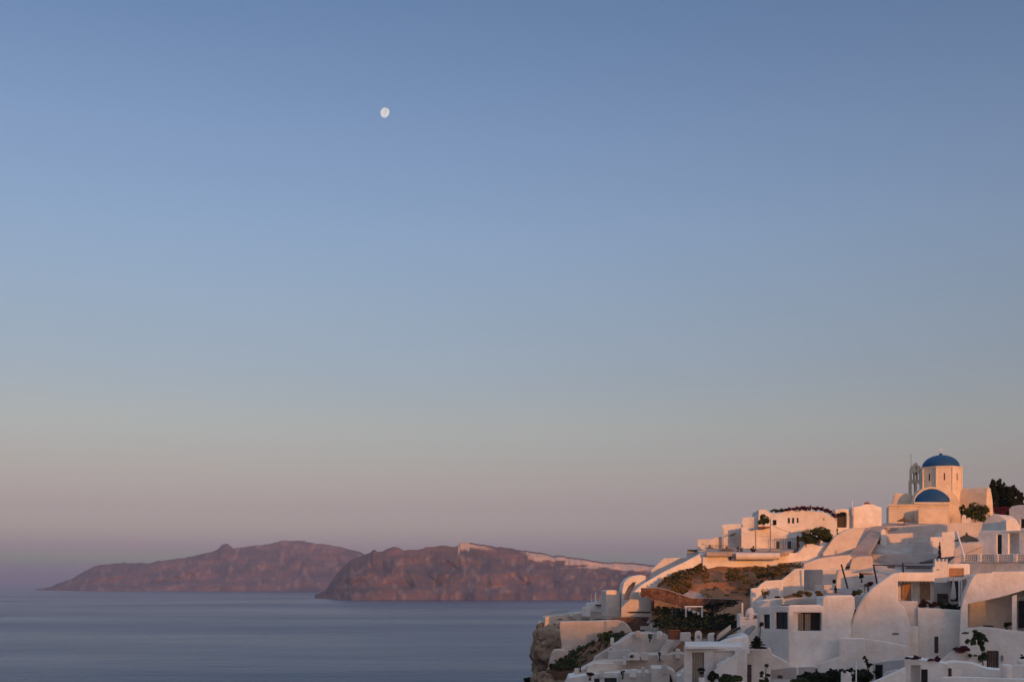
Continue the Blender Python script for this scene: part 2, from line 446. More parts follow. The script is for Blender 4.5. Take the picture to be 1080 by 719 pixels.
# ------------------------------------------------------------------ village materials
def plaster(name, col, stain=(0.55, 0.47, 0.40), amount=0.6):
    m, nt, b = nodes(name); N, L = nt.nodes, nt.links
    g = N.new('ShaderNodeNewGeometry')
    def nz(sc, st, det=5):
        mp = N.new('ShaderNodeMapping'); mp.inputs['Scale'].default_value = st
        L.new(g.outputs['Position'], mp.inputs['Vector'])
        n = N.new('ShaderNodeTexNoise'); n.inputs['Scale'].default_value = sc; n.inputs['Detail'].default_value = det
        n.inputs['Roughness'].default_value = 0.62
        L.new(mp.outputs[0], n.inputs['Vector']); return n
    a = nz(0.22, (1, 1, 1)); s_ = nz(1.6, (1, 1, 0.14), 4)
    ad = N.new('ShaderNodeMath'); ad.operation = 'MULTIPLY'; L.new(a.outputs['Fac'], ad.inputs[0]); L.new(s_.outputs['Fac'], ad.inputs[1])
    mr = N.new('ShaderNodeMapRange'); mr.inputs['From Min'].default_value = 0.22; mr.inputs['From Max'].default_value = 0.42
    mr.inputs['To Min'].default_value = 0.0; mr.inputs['To Max'].default_value = amount
    L.new(ad.outputs[0], mr.inputs['Value'])
    mx = N.new('ShaderNodeMix'); mx.data_type = 'RGBA'; L.new(mr.outputs[0], mx.inputs['Factor'])
    mx.inputs['A'].default_value = (*col, 1); mx.inputs['B'].default_value = (*[c * s2 for c, s2 in zip(col, (stain[0] / .6, stain[1] / .6, stain[2] / .6))], 1)
    # each thing's own wash of paint: a little lighter or darker
    oi = N.new('ShaderNodeObjectInfo'); mr3 = N.new('ShaderNodeMapRange'); mr3.inputs['To Min'].default_value = 0.86; mr3.inputs['To Max'].default_value = 1.04
    L.new(oi.outputs['Random'], mr3.inputs['Value'])
    ml = N.new('ShaderNodeMix'); ml.data_type = 'RGBA'; ml.blend_type = 'MULTIPLY'; ml.inputs['Factor'].default_value = 1
    L.new(mx.outputs['Result'], ml.inputs['A']); L.new(mr3.outputs[0], ml.inputs['B'])
    L.new(ml.outputs['Result'], b.inputs['Base Color'])
    b.inputs['Roughness'].default_value = 0.9; b.inputs['Specular IOR Level'].default_value = 0.15
    pt = nz(0.55, (1, 1, 1.4), 3); mr4 = N.new('ShaderNodeMapRange'); mr4.inputs['From Min'].default_value = 0.35; mr4.inputs['From Max'].default_value = 0.62; mr4.inputs['To Min'].default_value = 0.87; mr4.inputs['To Max'].default_value = 1.03
    L.new(pt.outputs['Fac'], mr4.inputs['Value']); ml2 = N.new('ShaderNodeMix'); ml2.data_type = 'RGBA'; ml2.blend_type = 'MULTIPLY'; ml2.inputs['Factor'].default_value = 1
    L.new(ml.outputs['Result'], ml2.inputs['A']); L.new(mr4.outputs[0], ml2.inputs['B']); L.new(ml2.outputs['Result'], b.inputs['Base Color'])
    n2 = nz(1.1, (1, 1, 1), 6); bp = N.new('ShaderNodeBump'); bp.inputs['Strength'].default_value = 0.8; bp.inputs['Distance'].default_value = 0.16
    L.new(n2.outputs['Fac'], bp.inputs['Height']); L.new(bp.outputs[0], b.inputs['Normal'])
    return m

def simple(name, col, rough=0.7, metal=0.0, var=0.25, sc=3.0):
    c2 = tuple(c * (1 - var) for c in col); c3 = tuple(min(1, c * (1 + var)) for c in col)
    return rock_like(name, [c2, c3], sc, rough=rough, bump=0.15)

def leafmat(name, cols):
    m, nt, b = nodes(name); N, L = nt.nodes, nt.links
    g = N.new('ShaderNodeNewGeometry')
    cr = N.new('ShaderNodeValToRGB'); L.new(g.outputs['Random Per Island'], cr.inputs[0])
    e = cr.color_ramp.elements
    while len(e) < len(cols): e.new(.5)
    for i, c in enumerate(cols): e[i].position = i / (len(cols) - 1); e[i].color = (*c, 1)
    L.new(cr.outputs[0], b.inputs['Base Color']); b.inputs['Roughness'].default_value = 0.7
    b.inputs['Specular IOR Level'].default_value = 0.25
    return m

M = {}
M['white'] = plaster('white_plaster', (0.80, 0.76, 0.705))
M['cream'] = plaster('cream_plaster', (0.72, 0.615, 0.52), amount=0.55)
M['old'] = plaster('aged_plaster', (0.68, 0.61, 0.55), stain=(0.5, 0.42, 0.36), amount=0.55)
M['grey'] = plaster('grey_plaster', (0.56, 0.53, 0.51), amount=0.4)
M['paving'] = plaster('stone_paving', (0.42, 0.36, 0.33), stain=(0.4, 0.33, 0.3), amount=0.8)
M['tower'] = plaster('tower_plaster', (0.80, 0.63, 0.45), amount=0.4)
M['church'] = plaster('church_plaster', (0.76, 0.64, 0.50), amount=0.3)
M['blue'] = simple('blue_paint', (0.014, 0.075, 0.20), rough=0.55, var=0.15, sc=1.5)
M['frame_dark'] = simple('dark_frame', (0.035, 0.03, 0.028), rough=0.5)
M['frame_white'] = simple('white_frame', (0.6, 0.6, 0.6), rough=0.5)
M['wood'] = simple('brown_wood', (0.085, 0.055, 0.042), var=.35)
M['tan_wood'] = simple('tan_wood', (0.27, 0.22, 0.17), var=.2)
M['orange_wood'] = simple('orange_wood', (0.42, 0.25, 0.14), var=.2)
M['thatch'] = rock_like('thatch', [(0.10, 0.06, 0.03), (0.26, 0.16, 0.08)], 2.0, stretch=(3, 3, 1))
M['metal'] = simple('black_metal', (0.02, 0.02, 0.022), rough=0.45)
M['wpaint'] = simple('white_paint', (0.74, 0.73, 0.72), rough=0.5, var=.05)
M['grey_metal'] = simple('grey_metal', (0.2, 0.2, 0.2), rough=0.5, var=.1)
M['bark'] = rock_like('bark', [(0.06, 0.04, 0.03), (0.13, 0.09, 0.06)], 4)
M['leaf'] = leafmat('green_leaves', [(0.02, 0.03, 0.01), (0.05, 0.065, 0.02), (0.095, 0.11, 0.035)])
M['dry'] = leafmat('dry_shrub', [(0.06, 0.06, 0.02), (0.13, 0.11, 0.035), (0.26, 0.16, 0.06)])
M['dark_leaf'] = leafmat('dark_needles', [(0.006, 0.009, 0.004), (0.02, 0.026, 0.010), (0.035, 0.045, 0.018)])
M['bougain'] = leafmat('magenta_bracts', [(0.03, 0.03, 0.012), (0.11, 0.012, 0.028), (0.17, 0.025, 0.05)])
M['red_leaf'] = leafmat('rusty_leaves', [(0.02, 0.02, 0.008), (0.10, 0.025, 0.02), (0.05, 0.03, 0.015)])
M['terracotta'] = simple('terracotta', (0.25, 0.09, 0.045))
M['cloth'] = simple('canvas', (0.55, 0.5, 0.46), rough=0.9, var=.08)
M['cushion'] = simple('blue_grey_fabric', (0.18, 0.2, 0.25), rough=0.9, var=.1)
M['earth'] = rock_like('earth', [(0.075, 0.052, 0.036), (0.20, 0.105, 0.062), (0.26, 0.15, 0.095)], 0.16, bump=0.8, bscale=1.5, pos=[.3, .5, .68])
M['rock'] = rock_like('cliff_rock', [(0.13, 0.085, 0.055), (0.29, 0.20, 0.13), (0.42, 0.31, 0.21)], 0.55, bump=1.0, bscale=1.3, stretch=(1, 1, 1.6))
def ground_mat():
    m = rock_like('hillside_ground', [(0.12, 0.066, 0.04), (0.32, 0.15, 0.075), (0.40, 0.22, 0.125)], 0.16, bump=0.8, bscale=1.5, pos=[.3, .5, .68])
    nt = m.node_tree; N, L = nt.nodes, nt.links; b = N['Principled BSDF']
    cr = [n for n in N if n.type == 'VALTORGB'][0]
    a = N.new('ShaderNodeAttribute'); a.attribute_name = 'paved'
    n = N.new('ShaderNodeTexNoise'); n.inputs['Scale'].default_value = .5; n.inputs['Detail'].default_value = 6
    tc = [q for q in N if q.type == 'TEX_COORD'][0]; L.new(tc.outputs['Object'], n.inputs['Vector'])
    c2 = N.new('ShaderNodeValToRGB'); L.new(n.outputs['Fac'], c2.inputs[0])
    c2.color_ramp.elements[0].position = .3; c2.color_ramp.elements[0].color = (.34, .28, .24, 1)
    c2.color_ramp.elements[1].position = .65; c2.color_ramp.elements[1].color = (.58, .52, .46, 1)
    mx = N.new('ShaderNodeMix'); mx.data_type = 'RGBA'; L.new(a.outputs['Fac'], mx.inputs['Factor'])
    L.new(cr.outputs[0], mx.inputs['A']); L.new(c2.outputs[0], mx.inputs['B']); L.new(mx.outputs['Result'], b.inputs['Base Color'])
    return m
M['ground'] = ground_mat()
def brick_mat():
    m, nt, b = nodes('brown_stone_masonry'); N, L = nt.nodes, nt.links
    g = N.new('ShaderNodeNewGeometry')
    v = N.new('ShaderNodeTexVoronoi'); v.inputs['Scale'].default_value = 2.6; L.new(g.outputs['Position'], v.inputs['Vector'])
    cr = N.new('ShaderNodeValToRGB'); sx = N.new('ShaderNodeSeparateColor'); L.new(v.outputs['Color'], sx.inputs[0]); L.new(sx.outputs[0], cr.inputs[0])
    cr.color_ramp.elements[0].color = (0.08, 0.042, 0.03, 1); cr.color_ramp.elements[1].color = (0.21, 0.11, 0.075, 1)
    v2 = N.new('ShaderNodeTexVoronoi'); v2.feature = 'DISTANCE_TO_EDGE'; v2.inputs['Scale'].default_value = 2.6; L.new(g.outputs['Position'], v2.inputs['Vector'])
    mr = N.new('ShaderNodeMapRange'); mr.inputs['From Max'].default_value = 0.08; L.new(v2.outputs['Distance'], mr.inputs['Value'])
    mx = N.new('ShaderNodeMix'); mx.data_type = 'RGBA'; L.new(mr.outputs[0], mx.inputs['Factor'])
    mx.inputs['A'].default_value = (0.10, 0.065, 0.05, 1); L.new(cr.outputs[0], mx.inputs['B'])
    L.new(mx.outputs['Result'], b.inputs['Base Color']); b.inputs['Roughness'].default_value = .95
    bp = N.new('ShaderNodeBump'); bp.inputs['Strength'].default_value = .7; bp.inputs['Distance'].default_value = .08
    L.new(mr.outputs[0], bp.inputs['Height']); L.new(bp.outputs[0], b.inputs['Normal'])
    return m
M['brick'] = brick_mat()
m, nt, b = nodes('window_glass'); b.inputs['Base Color'].default_value = (0.02, 0.022, 0.025, 1); b.inputs['Roughness'].default_value = 0.08
M['glass'] = m

# ------------------------------------------------------------------ plants
def leaves(bm, c, rx, ry, rz, n, size, clumps=10, seed=0, flat=0.0, rng=None):
    if n < 3000: n = int(n * 2.7); size *= .72
    """leaf-sized faces gathered in clumps through the crown's volume"""
    rg = rng or random.Random(seed)
    cs = []
    for _ in range(clumps):
        while True:
            v = Vector((rg.uniform(-1, 1), rg.uniform(-1, 1), rg.uniform(-1, 1)))
            if v.length < 1: break
        v = v * 0.78
        cs.append((v, rg.uniform(0.22, 0.5)))
    for _ in range(n):
        cc, cr_ = rg.choice(cs)
        d = Vector((rg.gauss(0, 1), rg.gauss(0, 1), rg.gauss(0, 1))); d = d / max(d.length, .01) * cr_ * rg.uniform(.35, 1) ** .5
        p = cc + d
        p = Vector((p.x * rx, p.y * ry, p.z * rz)) + c
        s = size * rg.uniform(.6, 1.4)
        q = Vector((rg.gauss(0, 1), rg.gauss(0, 1), rg.gauss(0, 1) + .4)).to_track_quat('Z', 'Y')
        a = rg.uniform(0, 6.28)
        e1 = q @ Vector((math.cos(a) * s, math.sin(a) * s, 0)); e2 = q @ Vector((-math.sin(a) * s * .55, math.cos(a) * s * .55, 0))
        bm.faces.new([bm.verts.new(p - e1), bm.verts.new(p + e2), bm.verts.new(p + e1), bm.verts.new(p - e2)])

def shrub(name, label, cat, px, py, D, w, h, mat='leaf', n=500, size=0.13, clumps=9, seed=1, group=None, dep=None, stem=True):
    """w, h in picture px at distance D; py = foot of the plant"""
    k = D / F; c = at(px, py, D); rx = w * k / 2; rz = h * k / 2; ry = dep or max(rx * .8, .5)
    rt = root(name, c, label, cat, group)
    bm = bmesh.new(); leaves(bm, c + Vector((0, 0, rz)), rx, ry, rz, n, size, clumps, seed)
    put('foliage', bm, M[mat], rt, smooth=True)
    if stem:
        bm = bmesh.new(); rg = random.Random(seed)
        for _ in range(3):
            tube(bm, c + Vector((rg.uniform(-.1, .1), 0, -0.4)), c + Vector((rg.uniform(-.5, .5) * rx, rg.uniform(-.4, .4) * ry, rz * 1.1)), .05, .02, 5)
        put('stem', bm, M['bark'], rt)
    return rt

# ------------------------------------------------------------------ hillside: one terrain sheet through the visible foot lines
CTRL = [(940,552,160),(1000,554,158),(1040,550,160),(1080,548,165),(940,550,175),(1080,542,185),
 (900,560,152),(930,562,150),(880,563,150),(890,592,135),(915,596,134),(960,600,136),(880,606,130),(905,618,125),
 (850,580,142),(800,562,150),(822,590,140),(760,586,141),(743,607,134),(822,604,133),(1000,606,125),
 (750,633,130),(800,633,124),(700,627,134),(725,603,140),(690,615,140),(770,612,133),(800,612,131),
 (692,645,130),(770,650,124),(722,664,124),(770,666,119),(671,648,143),(672,674,131),(660,680,130),(676,695,129),(700,705,122),(722,700,117),
 (580,668,150),(620,668,150),(650,662,146),(600,712,136),(668,690,130),(590,722,125),(610,722,128),(640,720,122),(656,712,126),
 (600,750,113),(660,750,107),(700,745,107),(720,750,100),(750,755,93),(830,755,92),(900,755,92),(960,755,90),(1080,755,88),(690,720,120),(740,700,110),
 (800,740,98),(930,735,98),(860,740,97),(946,700,107),(1000,710,104),(1080,705,103),(1020,625,117),(1080,625,117),(980,612,121),
 (860,650,112),(900,650,112),(640,668,160),(760,605,160),(850,565,163),(700,630,150),(840,690,106),(790,680,108)]
_pts = np.array([[ (p[0]-CX)/F*p[2], p[2], (HZ-p[1])/F*p[2]-0.25 ] for p in CTRL])
def _tps(a, b_):
    d2 = ((a[:, None, :2] - b_[None, :, :2]) ** 2).sum(-1)
    return np.where(d2 > 0, d2 * np.log(np.maximum(d2, 1e-9)) * 0.5, 0)
_n = len(_pts); K = _tps(_pts, _pts) + np.eye(_n) * 3.0
Pm = np.hstack([np.ones((_n, 1)), _pts[:, :2]])
A = np.block([[K, Pm], [Pm.T, np.zeros((3, 3))]])
_sol = np.linalg.solve(A, np.concatenate([_pts[:, 2], np.zeros(3)]))
def ground_raw(X, Y):
    q = np.stack([X.ravel(), Y.ravel()], 1)
    z = _tps(q, _pts) @ _sol[:_n] + _sol[_n] + q @ _sol[_n + 1:]
    return z.reshape(X.shape)
def edge_x(Y):
    return np.interp(Y, [-200, 0, 60, 105, 118, 128, 140, 152, 175, 200, 260], [-6, 0.6, 5.0, 8.5, 7.5, 6.5, 6.8, 7.2, 33, 64, 140])
def ground(X, Y):
    Yc = np.clip(Y, 86, 188); Xc = np.clip(X, 0, 75)
    z = ground_raw(Xc, Yc)
    # land below the viewpoint
    t = np.clip((88 - Y) / 60, 0, 1); low = -11.0 + 0.0 * X
    z = z * (1 - t) + low * t
    near = np.exp(-((Y + 3) / 9) ** 2) * np.clip(1 - np.abs(X) / 14, 0, 1)
    z = np.where(Y < 12, z + near * (-1.8 - z), z)
    z = z - np.clip(Y - 186, 0, 200) * 0.55
    z = z + np.clip(X - 75, 0, 600) * 0.02
    return z
gx = np.concatenate([np.linspace(-90, -8, 30), np.linspace(-6, 85, 115), np.linspace(88, 420, 50)])
gy = np.concatenate([np.linspace(-60, 84, 60), np.linspace(86, 192, 120), np.linspace(196, 420, 45)])
X, Y = np.meshgrid(gx, gy, indexing='ij')
Z = ground(X, Y)
EX = edge_x(Y)
bm = bmesh.new(); grid = []; lay = bm.verts.layers.float.new('paved')
for i in range(len(gx)):
    row = []
    for j in range(len(gy)):
        x, y, z = float(X[i, j]), float(Y[i, j]), float(Z[i, j])
        z += 0.22 * fbm(x * .35, y * .35, 5) * (1 if y > 20 else .2)
        dx = float(EX[i, j]) - x
        if dx > 0:
            g = 1 + 0.5 * fbm(x * .06, y * .06, 2)
            z -= dx * 3.6 * g + 2.5 * abs(fbm(x * .2, y * .2, 7)) * min(1, dx / 4)
        z = max(z, SEA - 4)
        v = bm.verts.new((x, y, z)); ppx = CX + F * x / max(y, 1)
        # built-up ground is paved and limewashed; the slope in the middle is bare earth
        v[lay] = sstep(832, 850, ppx + 14 * fbm(x * .15, y * .15, 3)) if 118 < y else (1.0 if y > 60 else 0.0)
        if y > 118 and 0 < dx + 40 and ppx < 684: v[lay] = 1 - sstep(-1, 2, dx)
        row.append(v)
    grid.append(row)
for i in range(len(gx) - 1):
    for j in range(len(gy) - 1):
        bm.faces.new((grid[i][j], grid[i + 1][j], grid[i + 1][j + 1], grid[i][j + 1]))
me = bpy.data.meshes.new('hillside'); bm.to_mesh(me); bm.free(); me.materials.append(M['ground'])
for p in me.polygons: p.use_smooth = True
o = bpy.data.objects.new('hillside', me); COL.objects.link(o); tag(o, kind='structure')
def gz(x, y): return float(ground(np.array([[x]]), np.array([[y]]))[0, 0])

def RIDGE(s): return 0.3 * fbm(s * .03, 1.0)
# the higher ridge of the island behind the viewpoint, which still shades the lower village at this hour
RD = 430.0; RTOP = -2.0 + (RD + 80) * math.tan(R(SUN_EL))
rd = Vector((sdir.x, sdir.y, 0)).normalized(); rt_ = Vector((-rd.y, rd.x, 0))
dl = sorted(set([90, 130, 170, 210, 250, 290, 330, 360, 385, 400, 412, 421, 426, 430, 434, 440, 450, 465, 485, 520, 570, 650, 760, 900, 1090]))
bm = bmesh.new(); rows = []
for i in range(241):
    s = -800 + 1600 * i / 240; row = []
    for d in dl:
        c = rd * d + rt_ * s
        top = RTOP + RIDGE(s) - 0.00012 * max(0, abs(s - 75) - 150) ** 2
        if d <= RD: h = -13 + (top + 13) * ((d - 90) / (RD - 90)) ** 1.3
        else: h = top - ((d - RD) / 340) ** 1.2 * 45
        if abs(d - RD) > 25: h += 1.2 * fbm(s * .02, d * .02)
        row.append(bm.verts.new((c.x, c.y, max(SEA - 3, h))))
    rows.append(row)
for i in range(240):
    for j in range(len(dl) - 1): bm.faces.new((rows[i][j], rows[i + 1][j], rows[i + 1][j + 1], rows[i][j + 1]))
me = bpy.data.meshes.new('hills'); bm.to_mesh(me); bm.free(); me.materials.append(M['earth'])
for p in me.polygons: p.use_smooth = True
o = bpy.data.objects.new('hills', me); COL.objects.link(o); tag(o, kind='structure')

# ================================================================== the church
def church():
    c0 = at(985, 552, 157)
    rt = root('church', c0, 'whitewashed church with blue dome on an octagonal drum, topmost on the ridge', 'church')
    W = M['church']
    # front range with its protruding block
    P = Plane(970, 156.5, 4); put('wall', solid(P, [(937,556),(937,533),(1000.5,532.2),(1003.2,532.2),(1003.2,556)], 6), W, rt, bevel=.08)
    bm = solid(P, [(936.4,533.2),(936.4,532),(1001,531.2),(1001,532.4)], .5)
    for v in bm.verts: v.co -= Vector((P.n.x, P.n.y, 0)) * -.25
    put('cornice', bm, W, rt)
    P = Plane(984, 154.6, 20); put('porch', solid(P, [(968.5,556),(968.5,538),(970,537),(999,537),(999.6,538),(999.6,556)], 1.8), W, rt, bevel=.08)
    # blue half dome in its arch
    P = Plane(982.5, 158.5, 0)
    put('vault', solid(P, arch(963.3, 1001.7, 531.5, 513.2, 22, 540), 7, [(arch(965.8, 999.8, 529.6, 515.2, 22), .3)]), W, rt, bevel=.06)
    bm = bmesh.new(); k = 158.5 / F; n, m_ = 26, 9; rows = []
    a0, z0 = P.st(982.8, 529.5)
    for i in range(m_ + 1):
        e = math.pi / 2 * i / m_
        rows.append([bm.verts.new(P.w(a0 + 17 * k * .99 * math.sin(e) * math.cos(math.pi * j / n) * 1.07, z0 + 14.2 * k * math.sin(e) * math.sin(math.pi * j / n), .28 - 1.0 * math.cos(e))) for j in range(n + 1)])
    for i in range(m_):
        for j in range(n): bm.faces.new((rows[i][j], rows[i][j + 1], rows[i + 1][j + 1], rows[i + 1][j]))
    bm.faces.new([r[0] for r in rows] + [r[-1] for r in rows][::-1])
    put('half_dome', bm, M['blue'], rt, smooth=True)
    bm = solid(P, [(964.5,531.3),(964.5,529.7),(1001,529.7),(1001,531.3)], 1.2)
    for v in bm.verts: v.co += Vector((P.n.x, P.n.y, 0)) * .9
    put('sill', bm, W, rt)
    P = Plane(1003, 160.5, 0); put('vault', solid(P, arch(966, 1012.5, 534, 514.5, 22, 552), 6), W, rt, bevel=.06)
    # octagonal drum, rim and dome
    D = 164.5; k = D / F; c = at(992.2, 494.6, D); zb = at(0, 540, D).z
    az = math.atan2(-c.y, -c.x)
    bm = bmesh.new(); Rr = 20.9 * k
    vt = [(Rr * 1.0, zb - c.z), (Rr, 0.0)]
    ang = az + R(-57)
    def octo(r, z): return [bm.verts.new(Vector((c.x + r * math.cos(ang + i * math.pi / 4), c.y + r * math.sin(ang + i * math.pi / 4), z))) for i in range(8)]
    r0, r1, r2, r3, r4 = octo(Rr, zb), octo(Rr, c.z), octo(Rr * 1.035, c.z), octo(Rr * 1.035, c.z + .22), octo(Rr * .9, c.z + .26)
    for a_, b_ in ((r0, r1), (r1, r2), (r2, r3), (r3, r4)):
        for i in range(8): bm.faces.new((a_[i], a_[(i + 1) % 8], b_[(i + 1) % 8], b_[i]))
    bm.faces.new(r4); put('drum', bm, W, rt, bevel=.05)
    bm = bmesh.new()
    for i in range(8):            # raised corner pilasters
        p = Vector((c.x + Rr * 1.0 * math.cos(ang + i * math.pi / 4), c.y + Rr * 1.0 * math.sin(ang + i * math.pi / 4), 0))
        tube(bm, Vector((p.x, p.y, zb + .01)), Vector((p.x, p.y, c.z - .003)), .13, .13, 8, False)
    put('pilasters', bm, W, rt)
    for fi in range(8):           # slit windows, one to a facet
        am = ang + (fi + .5) * math.pi / 4; nn = Vector((math.cos(am), math.sin(am), 0)); tt = Vector((-nn.y, nn.x, 0))
        m0 = Vector((c.x, c.y, 0)) + nn * (Rr * math.cos(math.pi / 8) + .012)
        bm = bmesh.new(); zc = c.z - 9.6 * k
        pts = [(-.09, -.5), (.09, -.5), (.09, .45), (.05, .56), (-.05, .56), (-.09, .45)]
        f_ = [bm.verts.new(m0 + tt * x + Vector((0, 0, zc + z))) for x, z in pts]; b2 = [bm.verts.new(m0 - nn * .2 + tt * x + Vector((0, 0, zc + z))) for x, z in pts]
        bm.faces.new(f_); bm.faces.new(b2[::-1])
        for i in range(6): bm.faces.new((f_[i], f_[(i + 1) % 6], b2[(i + 1) % 6], b2[i]))
        put('window', bm, M['frame_dark'], rt)
    bm = bmesh.new(); rb, hb = 19.0 * k, 13.4 * k
    prof = [(rb * math.cos(math.pi / 2 * i / 12) if i < 12 else .04, hb * math.sin(math.pi / 2 * i / 12)) for i in range(13)]
    lathe(bm, c + Vector((0, 0, .2)), [(rb, -.05)] + prof, 40)
    dm = put('dome', bm, M['blue'], rt, smooth=True)
    top = c + Vector((0, 0, .2 + hb))
    bm = bmesh.new(); lathe(bm, top, [(.22, -.08), (.26, .05), (.18, .2), (.05, .3)], 12); put('finial', bm, M['blue'], dm, smooth=True)
    bm = bmesh.new(); tube(bm, top + Vector((0, 0, .25)), top + Vector((0, 0, 1.15)), .05, .05, 6); tube(bm, top + Vector((-.28, 0, .85)), top + Vector((.28, 0, .85)), .045, .045, 6)
    put('cross', bm, M['wpaint'], dm)
    # right nave, its gable turned away to the right
    P = Plane(1043.5, 160, 62)
    put('nave', solid(P, [(1040.6,556),(1040.6,526),(1041.0,519),(1041.9,514.5),(1043,512.8),(1044.4,515),(1045.8,520),(1046.9,527),(1047.8,541),(1047.8,556)], 6.8), W, rt, bevel=.06)
    # left vault
    P = Plane(952, 162, 0)
    put('vault', solid(P, [(940.5,545),(941,531),(942.5,522),(944,520),(958.5,520),(961,524),(963,531),(963,545)], 4), W, rt, bevel=.15)
    P = Plane(966, 160.5, 0)
    put('buttress', solid(P, [(961,545),(961,529),(963,522),(966,517.5),(972,515),(976,519),(976,545)], 2), W, rt, bevel=.1)
    # two-tier bell wall
    P = Plane(966, 169, 14); T = M['tower']
    tw = put('bell_tower', solid(P, [(959.6,535),(959.6,507),(960.6,506.3),(960.6,496.5),(961,493),(962.6,490.6),(964,491),(964.8,488.6),(966.2,487.4),(967.8,488.6),(968.6,491),(970.2,490.8),(971.4,493),(971.8,496.5),(971.8,506.3),(972.6,507),(972.6,535)], .8,
        [(arch(961.9, 964.3, 500, 497.6, 6, 505.6)[:], .79), (arch(965.3, 967.3, 499.6, 497.2, 6, 505.6), .79), (arch(968.3, 970.6, 500, 497.6, 6, 505.6), .79),
         (arch(961.6, 965.2, 511.5, 508.6, 6, 522), .79), (arch(967.3, 971, 511.5, 508.6, 6, 522), .79), (arch(965.5, 967.1, 492.6, 490.6, 6, 495), .79)]), T, rt)
    # open the arches right through
    me = tw.data; bm = bmesh.new(); bm.from_mesh(me); nn = Vector((P.n.x, P.n.y, 0))
    org = ORI[rt.name]
    def dp(v): return (Vector((P.C.x, P.C.y, 0)) - (v.co + org)).dot(nn)
    kill = [f for f in bm.faces if all(.785 < dp(v) < .795 for v in f.verts)]
    bmesh.ops.delete(bm, geom=kill, context='FACES')
    # replace the plain back by one with the same openings
    back = [f for f in bm.faces if all(dp(v) > .799 for v in f.verts)]
    bmesh.ops.delete(bm, geom=back, context='FACES_ONLY')
    bm.to_mesh(me); bm.free()
    for x in (966.3,):
        q = P.p(x, 500.2, .4); bm = bmesh.new(); lathe(bm, q, [(.2, 0), (.15, .12), (.11, .3), (.03, .36)], 10); put('bell', bm, M['metal'], tw, smooth=True)
    q = P.p(961.6, 491.5, .4); bm = bmesh.new(); tube(bm, q, q + Vector((0, 0, 1.9)), .035, .03, 6); tube(bm, q + Vector((-.2, 0, 1.6)), q + Vector((.2, 0, 1.6)), .03, .03, 6); put('pole', bm, M['grey_metal'], tw)
church()

# ================================================================== upper slope, right of and below the church
W, CR, OLD, GR = M['white'], M['cream'], M['old'], M['grey']
GROUP_SM = 'small rounded chimneys below the church'
for x, t_, h_ in ((1016.6, 542.5, 1), (1021.6, 545.5, 2)):
    P = Plane(x, 153.5, 0)
    o = put('chimney', solid(P, arch(x - 2.3, x + 2.3, t_ + 2.5, t_, 8, 553), .6), W, bevel=.08)
    tag(o, ['taller rounded white chimney beside the tree below the church', 'shorter rounded white chimney tight against the tree below the church'][h_ - 1], 'chimney')
shrub('tree', 'broad green tree in front of the church nave', 'tree', 1027, 551.5, 154, 32, 22, 'leaf', 1500, .17, 16, 3)
shrub('tree', 'low green bush left of the broad tree by the church', 'bush', 1015, 546, 157, 9, 14, 'leaf', 250, .15, 6, 4)
for i, (x, t_, w_) in enumerate([(1047.5, 507, 9), (1053, 506, 10), (1059, 511, 10), (1064.5, 512.5, 9), (1070, 513, 10), (1075.5, 520, 11)]):
    D = 172 + (i % 3) * 2; k = D / F; c = at(x, 545, D); h = (545 - t_) * k
    rt = root('pine_tree', c, ['leftmost dark conifer right beside the church gable', 'tallest dark conifer, second from the church gable', 'third dark conifer from the church gable', 'fourth dark conifer from the church gable', 'fifth dark conifer from the church, with a rounded top', 'rightmost and lowest dark conifer on the ridge'][i], 'conifer', 'dark conifers behind the church')
    bm = bmesh.new(); rg = random.Random(40 + i)
    for q in range(7):
        f_ = q / 6; leaves(bm, c + Vector((rg.uniform(-.25, .25), 0, h * (.18 + .74 * f_))), w_ * k / 2 * (1.5 - .9 * f_), 1.2 * (1 - .5 * f_), h * .15, 330, .17, 9, 0, rng=rg)
    put('foliage', bm, M['dark_leaf'], rt, smooth=True)
    bm = bmesh.new(); tube(bm, c + Vector((0, 0, -1)), c + Vector((0, 0, h * .8)), .16, .05, 7); put('trunk', bm, M['bark'], rt)
shrub('bougainvillea', 'dark red bougainvillea spread under the conifers', 'bougainvillea', 1056, 545, 162, 22, 14, 'bougain', 900, .13, 12, 9)

# church forecourt parasol
def parasol(px, py, D, w, h, label, cat='parasol', knob=True, leanpole=False):
    k = D / F; c = at(px, py, D); r = w * k / 2; hh = h * k
    rt = root('parasol', c, label, cat)
    bm = bmesh.new(); lathe(bm, c + Vector((0, 0, 0)), [(r, 0), (r * .98, .06), (r * .5, hh * .62), (.08, hh)], 12); put('canopy', bm, M['thatch'], rt)
    bm = bmesh.new(); tube(bm, c + Vector((0, 0, -2.3)), c + Vector((0, 0, hh * .5)), .05, .05, 6); put('pole', bm, M['bark'], rt)
    bm = bmesh.new(); lathe(bm, c + Vector((0, 0, hh - .02)), [(.1, 0), (.14, .1), (.04, .24)], 8); put('finial', bm, M['thatch'], rt)
    return rt
parasol(953.5, 549.3, 152.5, 15, 3.2, 'thatched parasol on the terrace before the church front wall')
slab('paving', [(934,556,150),(934,551.5,155),(1006,551.5,155),(1006,556,150)], .4, M['paving'], kind='structure')

